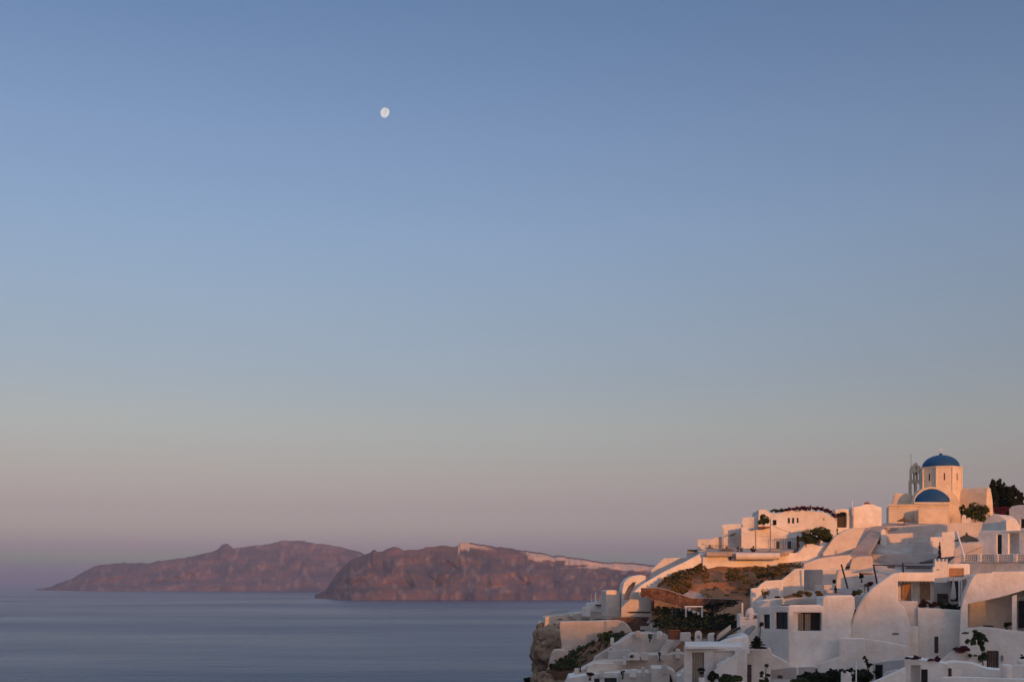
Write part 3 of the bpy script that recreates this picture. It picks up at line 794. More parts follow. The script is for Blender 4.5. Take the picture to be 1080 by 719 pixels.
# ------------------------------------------------ walls and houses left of the church on the crest
house('house', 'orange-lit cubic house with a small dome, left of the church', 'house', [(900,560),(900,534.5),(909,533),(911,531.5),(921,531.5),(924,533),(930,535),(930,560)], 151, 6, W, 22)
house('house', 'slim white house with an open terrace gate on the crest', 'house', [(881,562),(881,537),(897.5,536),(897.5,562)], 151.5, 1.6, W, 22, wins=[((883, 541, 893, 556), .5, 'gate')])
bm = bmesh.new(); q = at(899, 535, 151)
tube(bm, q + Vector((0, 0, -1)), q + Vector((0, 0, .9)), .05, .05, 6); tag(put('pole', bm, M['wpaint']), 'thin white pole standing at the corner of the cubic house', 'pole')
shrub('potted_tree', 'dark climber above the terrace gate on the crest', 'plant', 888, 546, 150.3, 11, 8, 'dark_leaf', 350, .14, 8, 12, stem=True)
bm = bmesh.new(); lathe(bm, at(914.5, 532, 151.5), [(.4, -.1), (.45, .15), (.3, .3), (.05, .36)], 12)
tag(put('clay_pot', bm, M['terracotta']), 'small terracotta pot on the domed roof left of the church', 'pot')
house('wall', 'long pale boundary wall below the church forecourt', 'wall', [(928,592),(928,561),(930,557),(934,555),(1003,551.2),(1036,550.5),(1036,592)], 149, 2, OLD, 6)
house('wall', 'lower pale retaining wall stepping down below the church', 'wall', [(927,590),(927.5,585),(929,563),(966,561.5),(966,590)], 146.5, 2, OLD, 12)
house('wall', 'pinkish parapet block at the top of the shaded lane', 'wall', [(928,580),(929,560),(931,557.5),(934,558),(936,580)], 145.5, 1, W, 14)
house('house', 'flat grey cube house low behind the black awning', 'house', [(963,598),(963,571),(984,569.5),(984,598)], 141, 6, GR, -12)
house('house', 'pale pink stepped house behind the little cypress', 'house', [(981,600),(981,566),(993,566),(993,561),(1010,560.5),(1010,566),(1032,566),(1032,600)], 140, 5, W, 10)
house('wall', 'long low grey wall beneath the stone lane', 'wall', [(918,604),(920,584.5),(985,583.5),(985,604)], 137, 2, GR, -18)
# paved lane descending
slab('path', [(915,586,134),(893,587,133),(925,553,152),(935,553,152)], .4, M['paving'], kind='structure')
slab('pavement', [(884,562,147),(925,554,151.5),(908,590,134),(870,600,130),(866,586,138)], .4, M['paving'], kind='structure')
house('wall', 'sloping pale wall on the left of the stone lane', 'wall', [(868,600),(868,583),(880,566),(893,558),(899,556.5),(913,556),(905,572),(898,588),(895,600)], 138, 1.0, OLD, 15)
shrub('shrub', 'small scrubby bush on the edge of the crest lane', 'bush', 881, 564, 146, 7, 7, 'leaf', 120, .13, 4, 15)

# ------------------------------------------------ hotel complex on the crest (centre)
def e_extra(P, rt):
    # balcony rail
    bm = bmesh.new()
    for x in np.linspace(816, 841, 14):
        a, z = P.st(x, 579.5); a2, z2 = P.st(x, 568.5)
        boxp(bm, P, a - .025, a + .025, z, z2, -1.0, -.95)
    a, z = P.st(815.5, 568.5); a2, _ = P.st(841.5, 568.5); boxp(bm, P, a, a2, z, z + .08, -1.03, -.92)
    put('railing', bm, M['grey_metal'], rt)
house('house', 'large curved white house on the crest beneath the bougainvillea roof line', 'house',
      [(800,600),(800,545),(800.5,537.3),(808,537),(811,540.5),(822,541.5),(829,538.3),(846,538.3),(860,539.2),(868,540),(871,541),(875,543.5),(880,546),(882,552),(882.5,565),(882.5,600)], 146, 8, W, 8,
      wins=[((830.5, 545.5, 833.5, 552), .12, 'white'), ((835, 545.5, 838, 552), .12, 'white'), ((840, 545.5, 842.5, 551.5), .12, 'white'), ((815, 548, 819, 553.6), .5, 'glass')],
      holes=[((867.5, 546.3, 869.5, 548.6), .2)])
house('house', 'lower storey of the crest house with a railed balcony', 'house', [(782,600),(782,556),(800,555.5),(826,555),(842,556),(848,562),(848,600)], 143, 3.5, W, 5,
      wins=[((818.5, 570, 822.5, 579), .12, 'white'), ((830.5, 570, 835, 579), .12, 'white')], extra=e_extra)
house('house', 'tall plain cube house with stepped roof left of the crest tree', 'house', [(782,600),(782,549),(783,545.5),(801,544.5),(801,600)], 147.5, 6, W, -3)
house('house', 'wide plain cube house, middle step of the roof line', 'house', [(761,600),(761.5,553),(782,551.7),(783,553),(783,600)], 146, 6, W, -4)
house('house', 'small recessed block between two cube houses on the skyline', 'house', [(752,600),(752,567),(761,565.5),(763,600)], 147, 5, OLD, 6)
house('house', 'square plain cube house, second step of the roof line', 'house', [(735.5,600),(735.5,568.5),(754,568),(754,600)], 146, 6, W, -4)
house('house', 'low cube house with dark roof edge at the ramp top', 'house', [(723,600),(724.5,580.5),(736.5,580),(737,600)], 147, 5, W, -4)
slab('roof_edge', [(725,579.6,146.6),(736,579.6,146.6),(736,579.2,151),(725,579.2,151)], .14, M['frame_dark'], 'thin dark slab laid on the low cube house roof', 'roof slab')
house('wall', 'long plain pinkish wall on the skyline behind the ramp', 'wall', [(686,620),(687,601),(690,598),(700,588.5),(726,587.5),(726,620)], 141.5, 1.5, W, 6)
house('wall', 'sloping sunlit wall of the ramp descending to the left', 'wall', [(667,627),(669,623.5),(676,617),(700,602.8),(722,592.5),(741,582.5),(745,583),(745,592.5),(738,594),(722,604),(712,607),(695,613),(692,623),(676,624)], 137.6, 1.1, W, 10)
bm = bmesh.new()
house('wall', 'broad retaining wall under the hotel terrace', 'retaining wall', [(741,612),(741,584),(744,582),(773,582),(776,583),(800,583),(823,583),(823,612)], 137, 2.5, W, 6, wins=[((769.7, 585.6, 771.3, 590), .2, 'glass')])
def cyl_cap():
    a, b_ = at(776, 586.5, 136), at(822, 586.5, 135.5)
    bm = bmesh.new(); tube(bm, a, b_, .42, .42, 16)
    tag(put('parapet', bm, W, smooth=False, bevel=.05), 'rounded pale coping roll along the terrace retaining wall', 'parapet')
cyl_cap()
slab('terrace', [(745,582,136.5),(823,582.5,136.5),(846,578,143),(745,578,143)], .5, M['paving'], kind='structure')
parasol(766.5, 580.6, 139, 18, 3.2, 'wide thatched parasol over the hotel terrace, near the dark slit window')
bm = bmesh.new(); tag(slab('awning', [(768.5,565,145.3),(770.5,563,145.3),(777,561,145.5),(775,563.5,144)], .1, M['thatch']), 'small tilted brown awning on the white cube house', 'awning')
parasol(748.8, 578.2, 144, 9, 2.6, 'small dark parasol in front of the square cube house')
# lamp posts
def lamp_post(px, pt, pb, D, label, head=1.0):
    b0, t0 = at(px, pb, D), at(px, pt, D)
    rt = root('street_lamp', b0, label, 'street lamp', 'lamp posts on the hotel terrace')
    bm = bmesh.new(); tube(bm, b0 - Vector((0, 0, .4)), t0, .07, .045, 8); put('post', bm, M['grey_metal'], rt)
    bm = bmesh.new(); lathe(bm, b0, [(.16, -.1), (.16, .25), (.08, .3)], 10); put('base', bm, M['grey_metal'], rt)
    bm = bmesh.new(); tube(bm, t0 + Vector((-.05, 0, 0)), t0 + Vector((-.6 * head, 0, .08)), .035, .03, 6); tube(bm, t0 + Vector((-.75 * head, 0, .06)), t0 + Vector((-.35 * head, 0, .1)), .09, .07, 8); put('lamp', bm, M['grey_metal'], rt)
lamp_post(812.5, 546.5, 583, 137.5, 'tallest grey lamp post, beside the dark opening of the crest house', 1.1)
lamp_post(797, 559.5, 582.5, 139, 'thin lamp post in the middle of the hotel terrace', .9)
lamp_post(779.5, 567, 582.5, 139.5, 'short lamp post above the two dark terrace pots', .5)
for i, (x, D) in enumerate([(778.2, 138), (782.3, 138)]):
    c = at(x, 584, D); rt = root('planter', c, ['left one of two dark pots on the terrace parapet', 'right one of two dark pots on the terrace parapet'][i], 'planter')
    bm = bmesh.new(); lathe(bm, c, [(.14, 0), (.2, .4), (.22, .42), (.18, .43)], 12); put('pot', bm, M['frame_dark'], rt)
    bm = bmesh.new(); leaves(bm, c + Vector((0, 0, .62)), .22, .22, .24, 60, .08, 4, i); put('foliage', bm, M['red_leaf'], rt, smooth=True)
shrub('potted_plant', 'round dark red potted plant on the hotel terrace', 'plant', 793.5, 583.2, 137.5, 6.5, 8, 'red_leaf', 220, .1, 6, 22)
for i, x in enumerate((806.5, 818.5)):
    c = at(x, 583, 137.6); rt = root('sun_lounger', c, ['grey sun lounger left of the tallest lamp post', 'grey sun lounger right of the tallest lamp post'][i], 'sun lounger')
    bm = bmesh.new(); P = Plane(x, 137.6, 0); a, z = P.st(x, 583)
    boxp(bm, P, a - .75, a + .35, z + .25, z + .35, 0, .6); put('seat', bm, M['cloth'], rt)
    bm = solid(P, [(x + 2.6, 581), (x + 3.1, 580.7), (x + 5.6, 576.4), (x + 5.1, 576.2)], .6); put('backrest', bm, M['cloth'], rt)
    for s_ in (-.6, .3):
        bm = bmesh.new(); boxp(bm, P, a + s_, a + s_ + .06, z, z + .25, .05, .55); put('leg', bm, M['grey_metal'], rt)
shrub('tree', 'round green tree at the corner of the crest house', 'tree', 805, 554.5, 142.5, 11.5, 13, 'leaf', 700, .14, 9, 5)
slab('ledge', [(799.5,554.8,141.5),(812,554.8,141.5),(812,554.8,143.2),(799.5,554.8,143.2)], .2, M['terracotta'], 'brown ledge under the round corner tree', 'ledge')
shrub('shrub', 'big rounded green shrub above the curved lit wall', 'bush', 862, 574.5, 139.5, 37, 20, 'leaf', 2300, .16, 18, 6)
shrub('shrub', 'low left end bush beside the big rounded shrub', 'bush', 850, 573, 139, 14, 9, 'leaf', 450, .14, 8, 26)
# bougainvillea along the roof line
rg = random.Random(5)
bm = bmesh.new()
ridge = [(828,537),(840,536),(852,535.5),(862,535.6),(872,538),(878,541),(883,545)]
for i in range(90):
    x = rg.uniform(829, 884); y = np.interp(x, [p[0] for p in ridge], [p[1] for p in ridge])
    leaves(bm, at(x, y + rg.uniform(-.6, 1.2), 145.6 + rg.uniform(-.2, 1.2)), .32, .4, .24, 26, .12, 2, 0, rng=rg)
tag(put('bougainvillea', bm, M['bougain'], smooth=True), 'long dark red bougainvillea trailing over the curved roof line', 'bougainvillea')
bm = bmesh.new()
for i in range(30):
    x = rg.uniform(813, 830); leaves(bm, at(x, 538.2 + rg.uniform(-.8, .8), 148), .3, .4, .2, 22, .12, 2, 0, rng=rg)
tag(put('hedge', bm, M['leaf'], smooth=True), 'short green hedge on the roof left of the bougainvillea', 'hedge')
house('wall', 'curved sunlit garden wall below the big shrub', 'wall', [(822,606),(822,584),(842,582.5),(846,578),(849,573.8),(857,573.2),(864,575.5),(874,574),(884,566),(888,566),(886,580),(870,595),(862,606)], 139, 1.5, W, 14)
house('post', 'slim white gatepost beside the balcony railing', 'post', [(844.9,577),(845.2,562),(846,562),(846.2,577)], 140.5, .2, W, 0)
for i, (x, w_) in enumerate([(843, 5)]):
    shrub('climber', 'dark climbing plant at the end of the balcony railing', 'plant', 841.5, 578, 140.2, 5, 13, 'red_leaf', 160, .12, 5, 31)

# ================================================================== cliff head, promontory and the earth slope
def rock(name, px, py, D, wx, hy, dy, seed, mat):
    k = D / F; c = at(px, py, D)
    bm = bmesh.new(); bmesh.ops.create_icosphere(bm, subdivisions=6, radius=1)
    for v in bm.verts:
        p = v.co.copy(); s = Vector([math.copysign(abs(x) ** .62, x) for x in p])
        w_ = c + Vector((s.x * wx * k, s.y * dy, s.z * hy * k))
        g = ridged(w_.x * .35 + seed, w_.y * .3, w_.z * .22) * .5 + ridged(w_.x * .9, w_.y * .8 + seed, w_.z * .7) * .28 + .25 * math.sin(w_.z * 2.6 + 2 * fbm(w_.x * .3, w_.y * .3, seed))
        g += .35 * fbm(w_.x * 1.6, w_.y * 1.6, w_.z * 1.1 + seed) - .25 * max(0, 1 - abs(noise.noise(w_ * .55)) * 9)
        v.co = w_ + p * (g * .85 - .35) + Vector((0, 0, .4 * fbm(w_.x * .5, w_.z * .5, seed)))
    o = put(name, bm, mat, smooth=True); return tag(o, kind='structure')
rock('cliff', 577.5, 687, 141, 15.5, 25, 4.5, 2.0, M['rock'])
rock('cliff', 584, 727, 130, 21, 19, 4.5, 5.0, M['rock'])
rock('cliff', 600, 732, 128, 26, 17, 5, 8.0, M['rock'])
house('wall', 'long cream terrace wall on the cliff edge above the retaining wall', 'wall',
      [(574,668),(575,651),(576.5,650),(592,648.4),(600,647.9),(608,646.6),(617,645.6),(622,642),(634,640.4),(655,640),(656,668)], 150, 4, CR, 8,
      holes=[((588, 652.2, 593.5, 653.6), .4), ((599.5, 652.8, 608, 653.6), .4), ((614, 652.6, 622, 654.6), .4), ((627.5, 652.2, 640, 653.6), .4)])
house('wall', 'big smooth cream retaining wall with a rounded right shoulder', 'retaining wall',
      [(594,695),(592.5,683),(590.6,668),(590,660),(590.5,655.6),(600,654.9),(625,654.7),(640,653.8),(651,653.8),(657,655.3),(662,658.6),(665.5,663),(668.5,670),(660,680),(640,690),(620,695)], 130.6, 2.5, CR, -2, bevel=.2)
house('wall', 'low cream wall end stepping down beside the cliff rock', 'wall', [(577,708),(579.5,696),(582,688),(584.5,684.8),(595,684.6),(600,690),(590,697),(583,708)], 129.5, 2, CR, 0, bevel=.2)
house('hut', 'tiny white hut at the very tip of the promontory', 'hut', [(568,664),(568.3,655.8),(569.5,654.8),(574.6,655),(575,664)], 151, 1.2, W, 5)
for i, x in enumerate((569.6, 572.8)):
    bm = bmesh.new(); q = at(x, 656, 151.3); tube(bm, q, q + Vector((0, 0, .55)), .03, .02, 5)
    tag(put('pole', bm, M['wpaint']), ['left short white pole on the tiny hut roof', 'right short white pole on the tiny hut roof'][i], 'pole')
rock('cliff', 580, 662, 150, 12, 3.2, 2, 12.0, M['rock'])
# white clutter on top of the promontory
def smallblock(pts, D, label, cat='roof block', name='rooftop_box', mat=W, L=1.2, yaw=5, **k): return house(name, label, cat, pts, D, L, mat, yaw, **k)
smallblock([(600,650),(600.4,646.2),(602,645.2),(604,645.6),(604.4,650)], 149, 'small rounded white block on the cream terrace wall')
smallblock([(614,650),(614.4,641),(616,640),(622.6,640),(623,650)], 148.5, 'white cube on the terrace wall, left of the low flat block')
smallblock([(618.5,645),(618.8,635.6),(627,635),(631,635.4),(634,638.2),(634,645)], 150, 'low flat white block under the thin white chimneys')
smallblock([(629,645),(630,633.5),(639,632.5),(641,636),(641,645)], 152, 'pale roof block behind the thin white chimneys', mat=OLD)
for x, t_, b_, w_, lb in ((623.8, 626.2, 637, .55, 'left thinnest white chimney on the promontory roof'), (628.2, 624, 637, .95, 'middle thick white chimney on the promontory roof'), (635.6, 623.2, 634, .6, 'right leaning white chimney on the promontory roof')):
    P = Plane(x, 150.5, 0); ln = 1.0 if x > 635 else 0
    tag(put('chimney', solid(P, [(x - w_ + ln, b_), (x - w_ * .7 - ln, t_ + .5), (x - ln, t_), (x + w_ * .7 - ln, t_ + .5), (x + w_ + ln, b_)], .25), W), lb, 'chimney')
tag(put('awning', solid(Plane(632, 149.5, 0), [(628,638.4),(628,637.2),(636,637.2),(636,638.4)], 1), M['frame_dark']), 'thin dark strip standing in for the dark gap between white roof blocks', 'awning')  # not an awning: dark colour stands in for the shaded gap
house('house', 'cream cube with lit top beside the white vault', 'house', [(639,650),(639.3,623),(641,622),(650,622),(654,624.5),(654.3,650)], 140.5, 3, CR, 12)
house('house', 'pale vaulted house end with a shaded arch mouth', 'house', [(655.5,648),(656.5,622),(658,614.5),(661.5,610.2),(667,607.4),(676,606),(681,607),(682,648)], 139.2, 4, W, 6,
      holes=[([(658,633),(659.3,625),(662.5,618.5),(667.5,613.6),(670.6,613.4),(669,619),(665.6,625),(663.5,632)], 1.6)], bevel=.1)
house('house', 'cream stepped house with a dark slot above the brown scrub', 'house', [(655,662),(655,641),(659,636.5),(664,632.5),(665.2,626),(668,624),(674,624),(674.5,629),(686.6,629),(687.2,666)], 132.5, 4, CR, 0,
      holes=[((662, 644.8, 686, 646.4), 1.0), ((656, 650.6, 684.5, 655), .8)])
house('wall', 'rusty brown low wall in front of the cream stepped house', 'wall', [(640,660),(641,652),(655,650.8),(684.5,650.9),(684.5,662)], 132, .4, M['brick'], 0)
house('house', 'low rubble-roofed shed below the cream stepped house', 'shed', [(663,670),(664,659),(674,656.5),(690,657),(692,672)], 131, 2.5, M['brick'], 0)
smallblock([(675,664),(675.5,660.2),(685.5,660),(686.5,664)], 130.8, 'light patch of plastered roof on the rubble shed', mat=OLD)
for i, (x, y, w_, h_) in enumerate([(688.5, 660, 4, 3.6), (692.5, 664, 4.5, 4), (695, 657.5, 3, 2.5), (700, 668.5, 4, 2.8), (697, 667, 3, 3)]):
    smallblock([(x - w_ / 2, y + h_ / 2 + 3), (x - w_ / 2, y - h_ / 2), (x + w_ / 2, y - h_ / 2 + .3), (x + w_ / 2, y + h_ / 2 + 3)], 129.8 - i * 2,
        ['white stone block highest beside the dark scrub', 'white block touching the right end of the rubble shed', 'tiny white ledge block in the dark scrub', 'white block next to the terracotta chimney box', 'small pale block left of the terracotta chimney box'][i], mat=[W, W, OLD, OLD, W][i])
# garden bed: a sloping strip of dark planting on the promontory
slab('ground', [(576,707,127),(600,689,130),(633,674,130),(664,666,130),(661,671,127),(641,685,124),(626,692,124),(612,707,123),(592,709,126)], 3.0, M['earth'], kind='structure')
def cover(name, quads, n, size, mat, seed, lift=.25, h=.35):
    bm = bmesh.new(); rg = random.Random(seed)
    for (a, b_, c_, d_), m_ in quads:
        A, B, C_, D_ = at(*a), at(*b_), at(*c_), at(*d_)
        for _ in range(m_):
            u, v = rg.random(), rg.random()
            p = (A * (1 - u) + B * u) * (1 - v) + (D_ * (1 - u) + C_ * u) * v
            if n_keep(p, seed) or seed in (15, 16): leaves(bm, p + Vector((0, 0, lift)), .42 * (.6 + .8 * rg.random()), .42, h, n, size, 3, 0, rng=rg)
    o = put(name, bm, M[mat], smooth=True); return tag(o, kind='stuff')
def n_keep(p, s): return fbm(p.x * .25, p.y * .25, s) > -.28
cover('ground_cover', [(((577,706,127),(602,689.5,129.8),(614,697,127),(610,706,124)), 55), (((602,689.5,129.8),(634,675,129.8),(641,683,125.5),(614,704,124)), 95), (((634,675,129.8),(660,668,129.5),(655,675,127),(641,684,125)), 30)], 60, .09, 'leaf', 3)
cover('ground_cover', [(((585,706,127),(605,693,129),(616,700,126),(606,707,124)), 25), (((610,692,129),(640,677,129),(643,682,126),(620,700,124.5)), 40)], 50, .09, 'dry', 9)
shrub('shrub', 'rounded dark bush at the top of the cliff garden strip', 'bush', 643, 673.5, 128.5, 17, 9.5, 'leaf', 900, .13, 10, 33)
shrub('shrub', 'small bush next to the rounded bush in the cliff garden', 'bush', 633.5, 673.5, 128.5, 8, 6, 'dry', 250, .12, 6, 34)
shrub('shrub', 'dark bushes hanging on the cliff at the frame bottom', 'bush', 558, 722, 138, 17, 9, 'dark_leaf', 600, .16, 9, 35)
# rooftops between the garden strip and the lower street
house('rooftop', 'upper smooth pale rooftop right of the cliff garden strip', 'rooftop', [(612,735),(627,692),(641,684.5),(655,676),(666,668.5),(671,667),(688,666.8),(706,669.5),(722,671.8),(727,680),(727,735)], 123.5, 3, OLD, 6, bevel=.1)
house('rooftop', 'wide cream rooftop wall in the middle of the lower roofs', 'rooftop', [(596,735),(605,712),(613,706.5),(626,699.5),(641,696.5),(664,695.5),(677,691),(690,689.5),(724,688.5),(725,735)], 119.5, 4, CR, 4, bevel=.1)
house('rooftop', 'grey sloping roof plate above the wide cream rooftop', 'rooftop', [(640,700),(641,686.5),(664,684.8),(669,688.5),(664,700)], 121.5, 2, GR, 0, bevel=.1)
P = Plane(668, 118, 0); tag(put('skylight', solid(P, arch(663, 675, 692.5, 688.6, 10, 696), 1.5, [(arch(664, 668.6, 692.8, 690, 6, 693.4), .8)]), OLD, bevel=.05), 'small arched skylight hump on the cream rooftops', 'skylight')
house('house', 'low house with bluish roof and two dark windows at the frame bottom', 'house', [(590,740),(600,714),(620,711),(640,708.8),(655,708.3),(656,740)], 116.5, 5, W, 2, wins=[((626.8, 715.2, 632.4, 723), .2, 'glass'), ((637.5, 714.6, 650.5, 724), .2, 'glass')])
shrub('potted_plant', 'dark red plants on the low roof above the two windows', 'plant', 622, 713, 115.5, 11, 5.5, 'red_leaf', 260, .1, 7, 36)
smallblock([(619,712),(620,702),(626,699.6),(648,699),(651,702),(650,712)], 117.5, 'salmon-tinged low box on the cream rooftops', mat=CR, L=2)
house('house', 'plain box-shaped house front centre of the lower roofs', 'house', [(654.5,740),(654.6,712),(657.5,708.7),(686,708.9),(687.4,712),(687.4,740)], 113, 4, OLD, 3)
house('house', 'narrow cream house with a dark doorway at the frame bottom', 'house', [(687.5,740),(687.5,704),(705,704.2),(712.5,708),(715,740)], 111, 4, CR, 3, wins=[((706.4, 710.5, 713, 730), .25, 'glass')])
house('stairs', 'white stepped stair wall left of the tan shutter door', 'stairs', [(711.5,740),(714,712),(718,711.5),(719,707.5),(723.5,707),(724.5,703),(729,703.4),(731,708),(734,709),(735.5,714),(738,716),(739,740)], 106, 2, W, 0, bevel=.12)

# ------------------------------------------------ masonry switchback walls on the earth slope
P = Plane(730, 129, -3)
tp = [(676,620),(693,619.8),(705,622.4),(719,627.2),(729,630.8),(742,631),(760,631.4),(784,632.6)]
bt = [(781,649),(765,652),(748,652),(733,650),(719,648),(705,646),(695,644),(687.4,642),(687,630.2),(676,629.6)]
rt0 = root('masonry_wall', P.p(730, 645), 'brown masonry wall with pale coping zigzagging below the earth slope', 'wall')
put('wall', solid(P, tp + bt, 1.0), M['brick'], rt0)
def ribbon(bm, P, line, th, d0, d1):
    for (x0, y0), (x1, y1) in zip(line, line[1:]):
        a, z = P.st(x0, y0); b_, z2 = P.st(x1, y1)
        v = [bm.verts.new(P.w(s, q + h, d)) for d in (d0, d1) for (s, q, h) in ((a, z, 0), (b_, z2, 0), (b_, z2, th), (a, z, th))]
        for f_ in ((0,1,2,3), (7,6,5,4), (0,4,5,1), (1,5,6,2), (2,6,7,3), (3,7,4,0)): bm.faces.new([v[i] for i in f_])
bm = bmesh.new(); ribbon(bm, P, tp, .05, -.04, 1.0); put('coping', bm, M['paving'], rt0)
P2 = Plane(730, 128.6, -3)
low = [(690,633),(705,636.6),(719,641),(733,647),(748,648.8),(765,649),(781,646)]
bm = bmesh.new(); ribbon(bm, P2, low, .06, -.1, .1)
rt1 = root('garden_wall', P2.p(730, 655), 'thin pale coping on a low dark wall below the masonry wall', 'wall'); put('coping', bm, M['paving'], rt1)
put('wall', solid(P2, low + [(x, y + 9) for x, y in low[::-1]], .5), M['rock'], rt1)
house('wall', 'short rusty wall end by the ramp foot', 'wall', [(668,625),(669,622),(674,619.5),(674,624)], 139, 1, M['brick'], 0)
slab('path', [(713,630.5,130.5),(728,622,132),(744,627,131),(742,632,129.8)], .2, M['paving'], kind='structure')
# little pergola on the dark slope
rtp = root('pergola', at(731, 648, 125), 'tiny white pergola with rubble beneath on the dark slope', 'pergola')
P = Plane(731, 125, 0); bm = bmesh.new(); a, z = P.st(722, 639.6); a2, z2 = P.st(741.5, 638.6); boxp(bm, P, a, a2, z, z + .1, -.8, .8); put('roof', bm, W, rtp)
for x in (723.5, 740.4):
    bm = bmesh.new(); a, z = P.st(x, 650); _, z2 = P.st(x, 639.5); boxp(bm, P, a - .1, a + .1, z, z2, -.7, -.5); put('post', bm, W, rtp)
for i, (x, y, w_) in enumerate([(732, 645, 5), (736.5, 646.5, 4), (727, 642.5, 4)]):
    rg = random.Random(i); pts = [(x + w_ / 2 * math.cos(t) * rg.uniform(.7, 1), y + 2.2 * math.sin(t) * rg.uniform(.7, 1)) for t in [j * math.pi / 4 for j in range(8)]]
    tag(put('boulder', solid(Plane(x, 124, 0), pts[::-1], .5), OLD, bevel=.08), ['pale boulder in the middle under the tiny pergola', 'pale boulder at the right post of the tiny pergola', 'pale boulder at the left post of the tiny pergola'][i], 'boulder')
# scrub
cover('scrub', [(((697,612,137),(738,592,142),(744,603,135),(712,622,131)), 85), (((700,622,131),(745,602,135),(752,612,134),(720,626,132)), 35)], 60, .10, 'dry', 11)
cover('scrub', [(((698,611,137.5),(739,593,141),(741,597,139),(704,616,135)), 80)], 60, .10, 'leaf', 12)
cover('scrub', [(((768,604,133),(838,596,133),(822,608,129),(766,612,130)), 105), (((784,612,132),(820,606,131),(800,630,125),(790,634,124.5)), 40)], 60, .10, 'dry', 13)
cover('scrub', [(((740,606,134),(792,606,132),(792,630,126),(742,629,130)), 35)], 22, .12, 'dry', 14, .15, .2)
cover('scrub', [(((690,640,130),(782,650,124),(780,665,118),(690,662,125.5)), 420), (((738,636,129.4),(786,635,127.5),(784,652,124),(735,652,127.5)), 150)], 30, .10, 'dark_leaf', 15, .12, .22)
cover('scrub', [(((692,645,129),(760,652,124),(756,664,120),(700,664,124)), 200)], 28, .10, 'dry', 16, .12, .22)
house('house', 'slim ochre cabin wall between the scrub and the terrace wall', 'cabin', [(735,612),(737,594),(741,591.5),(741.5,612)], 139, 1.5, M['terracotta'], 0)
# fence posts on the slope
for i, (x, y) in enumerate([(709, 652), (749, 628), (717, 634)]):
    bm = bmesh.new(); q = at(x, y, 126.5); tube(bm, q - Vector((0, 0, .5)), q + Vector((0, 0, 1.0)), .03, .03, 5)
    tag(put('pole', bm, M['grey_metal']), ['thin grey pole standing in the lower dark scrub', 'thin grey pole by the masonry wall coping, right end', 'thin grey pole in front of the masonry wall, left part'][i], 'pole')

# ================================================================== lower right: houses stepping down towards the viewer
# --- left group with the tan shutter
house('house', 'white house with a tall tan shutter door and flat overhanging roof', 'house',
      [(721.5,740),(721.8,684),(724,681.6),(752,681.8),(786,682.2),(788,684),(788,740)], 95.5, 4.5, W, 2, wins=[((730, 687.5, 742.6, 726), .25, 'tan')], holes=[((752.5, 686, 775, 740), .35)])
slab('roof', [(723,681,95),(785,681,95.5),(778,676,101),(722,676,101)], .25, W, 'flat white roof slab with a dark puddle edge above the tan door house', 'roof slab')
house('rooftop', 'white vaulted roof rising right of the tan door house', 'rooftop', [(753,690),(755,681),(759,677.5),(765,674.5),(773,672),(782,670.2),(790,669),(791,690)], 99.5, 4, W, 4, bevel=.2)
bm = bmesh.new(); P = Plane(765, 101.5, 0); ribbon(bm, P, [(741,680.6),(753,679.6),(757,677.2),(764,673),(771,668),(776,664.8),(781,663)], .22, -.4, .6)
tag(put('gutter', bm, M['frame_dark']), 'black curved roof gutter behind the white vaulted roof', 'gutter')
house('wall', 'slanting beige slab behind the black gutter', 'wall', [(755,672),(758,668),(770.5,658.5),(771,663.5),(763,669.5),(757,674)], 104, .5, CR, 0, bevel=.03)
house('stairs', 'diagonal white stair wall rising to the planter balcony', 'stair wall', [(742,740),(749.5,710),(769,694.6),(783.5,683.4),(788.5,683.4),(788.5,686.4),(777,694.5),(776.5,740)], 93.5, .5, W, 0)
house('wall', 'bright low parapet in front of the diagonal stair wall', 'wall', [(745,740),(745.5,714),(755,713),(756,740)], 92.6, .3, W, 0)
smallblock([(717.5,676),(718,667),(728.6,666.6),(729,676)], 109, 'plain white box right of the terracotta chimney box', mat=OLD, L=1)
rtc = root('chimney', at(711.5, 672, 110), 'terracotta brick chimney box on the pale rooftops', 'chimney')
P = Plane(711.5, 110, 10); put('stack', solid(P, [(705.8,674),(706,665.2),(717,665),(717,674)], .9), M['terracotta'], rtc, bevel=.03)
put('cap', solid(Plane(711.5, 109.9, 10), [(705.4,665.1),(705.4,664.3),(717.4,664.1),(717.4,664.9)], 1.05), M['terracotta'], rtc)
P = Plane(736.5, 105.5, 0); tag(put('chimney', solid(P, arch(732.8, 740.3, 668.5, 665, 10, 680), .7, [(arch(735, 738, 671, 669.6, 5, 673), .3)]), W, bevel=.06), 'rounded white chimney hood behind the tan door house', 'chimney')
smallblock([(746.5,680),(747,669),(749,667.4),(754,667),(755,680)], 104.5, 'short white chimney beside a red pot', mat=W, L=.8)
shrub('potted_plant', 'small red potted plant between two roof chimneys', 'plant', 754, 672.5, 103.6, 5, 5, 'red_leaf', 110, .09, 4, 41)
tag(slab('solar_panel', [(737,679.5,103),(752,679,103.5),(753,674.5,105),(742,673,105.5)], .08, M['grey_metal']), 'dark grey panel lying on the flat roof by the chimneys', 'solar panel')
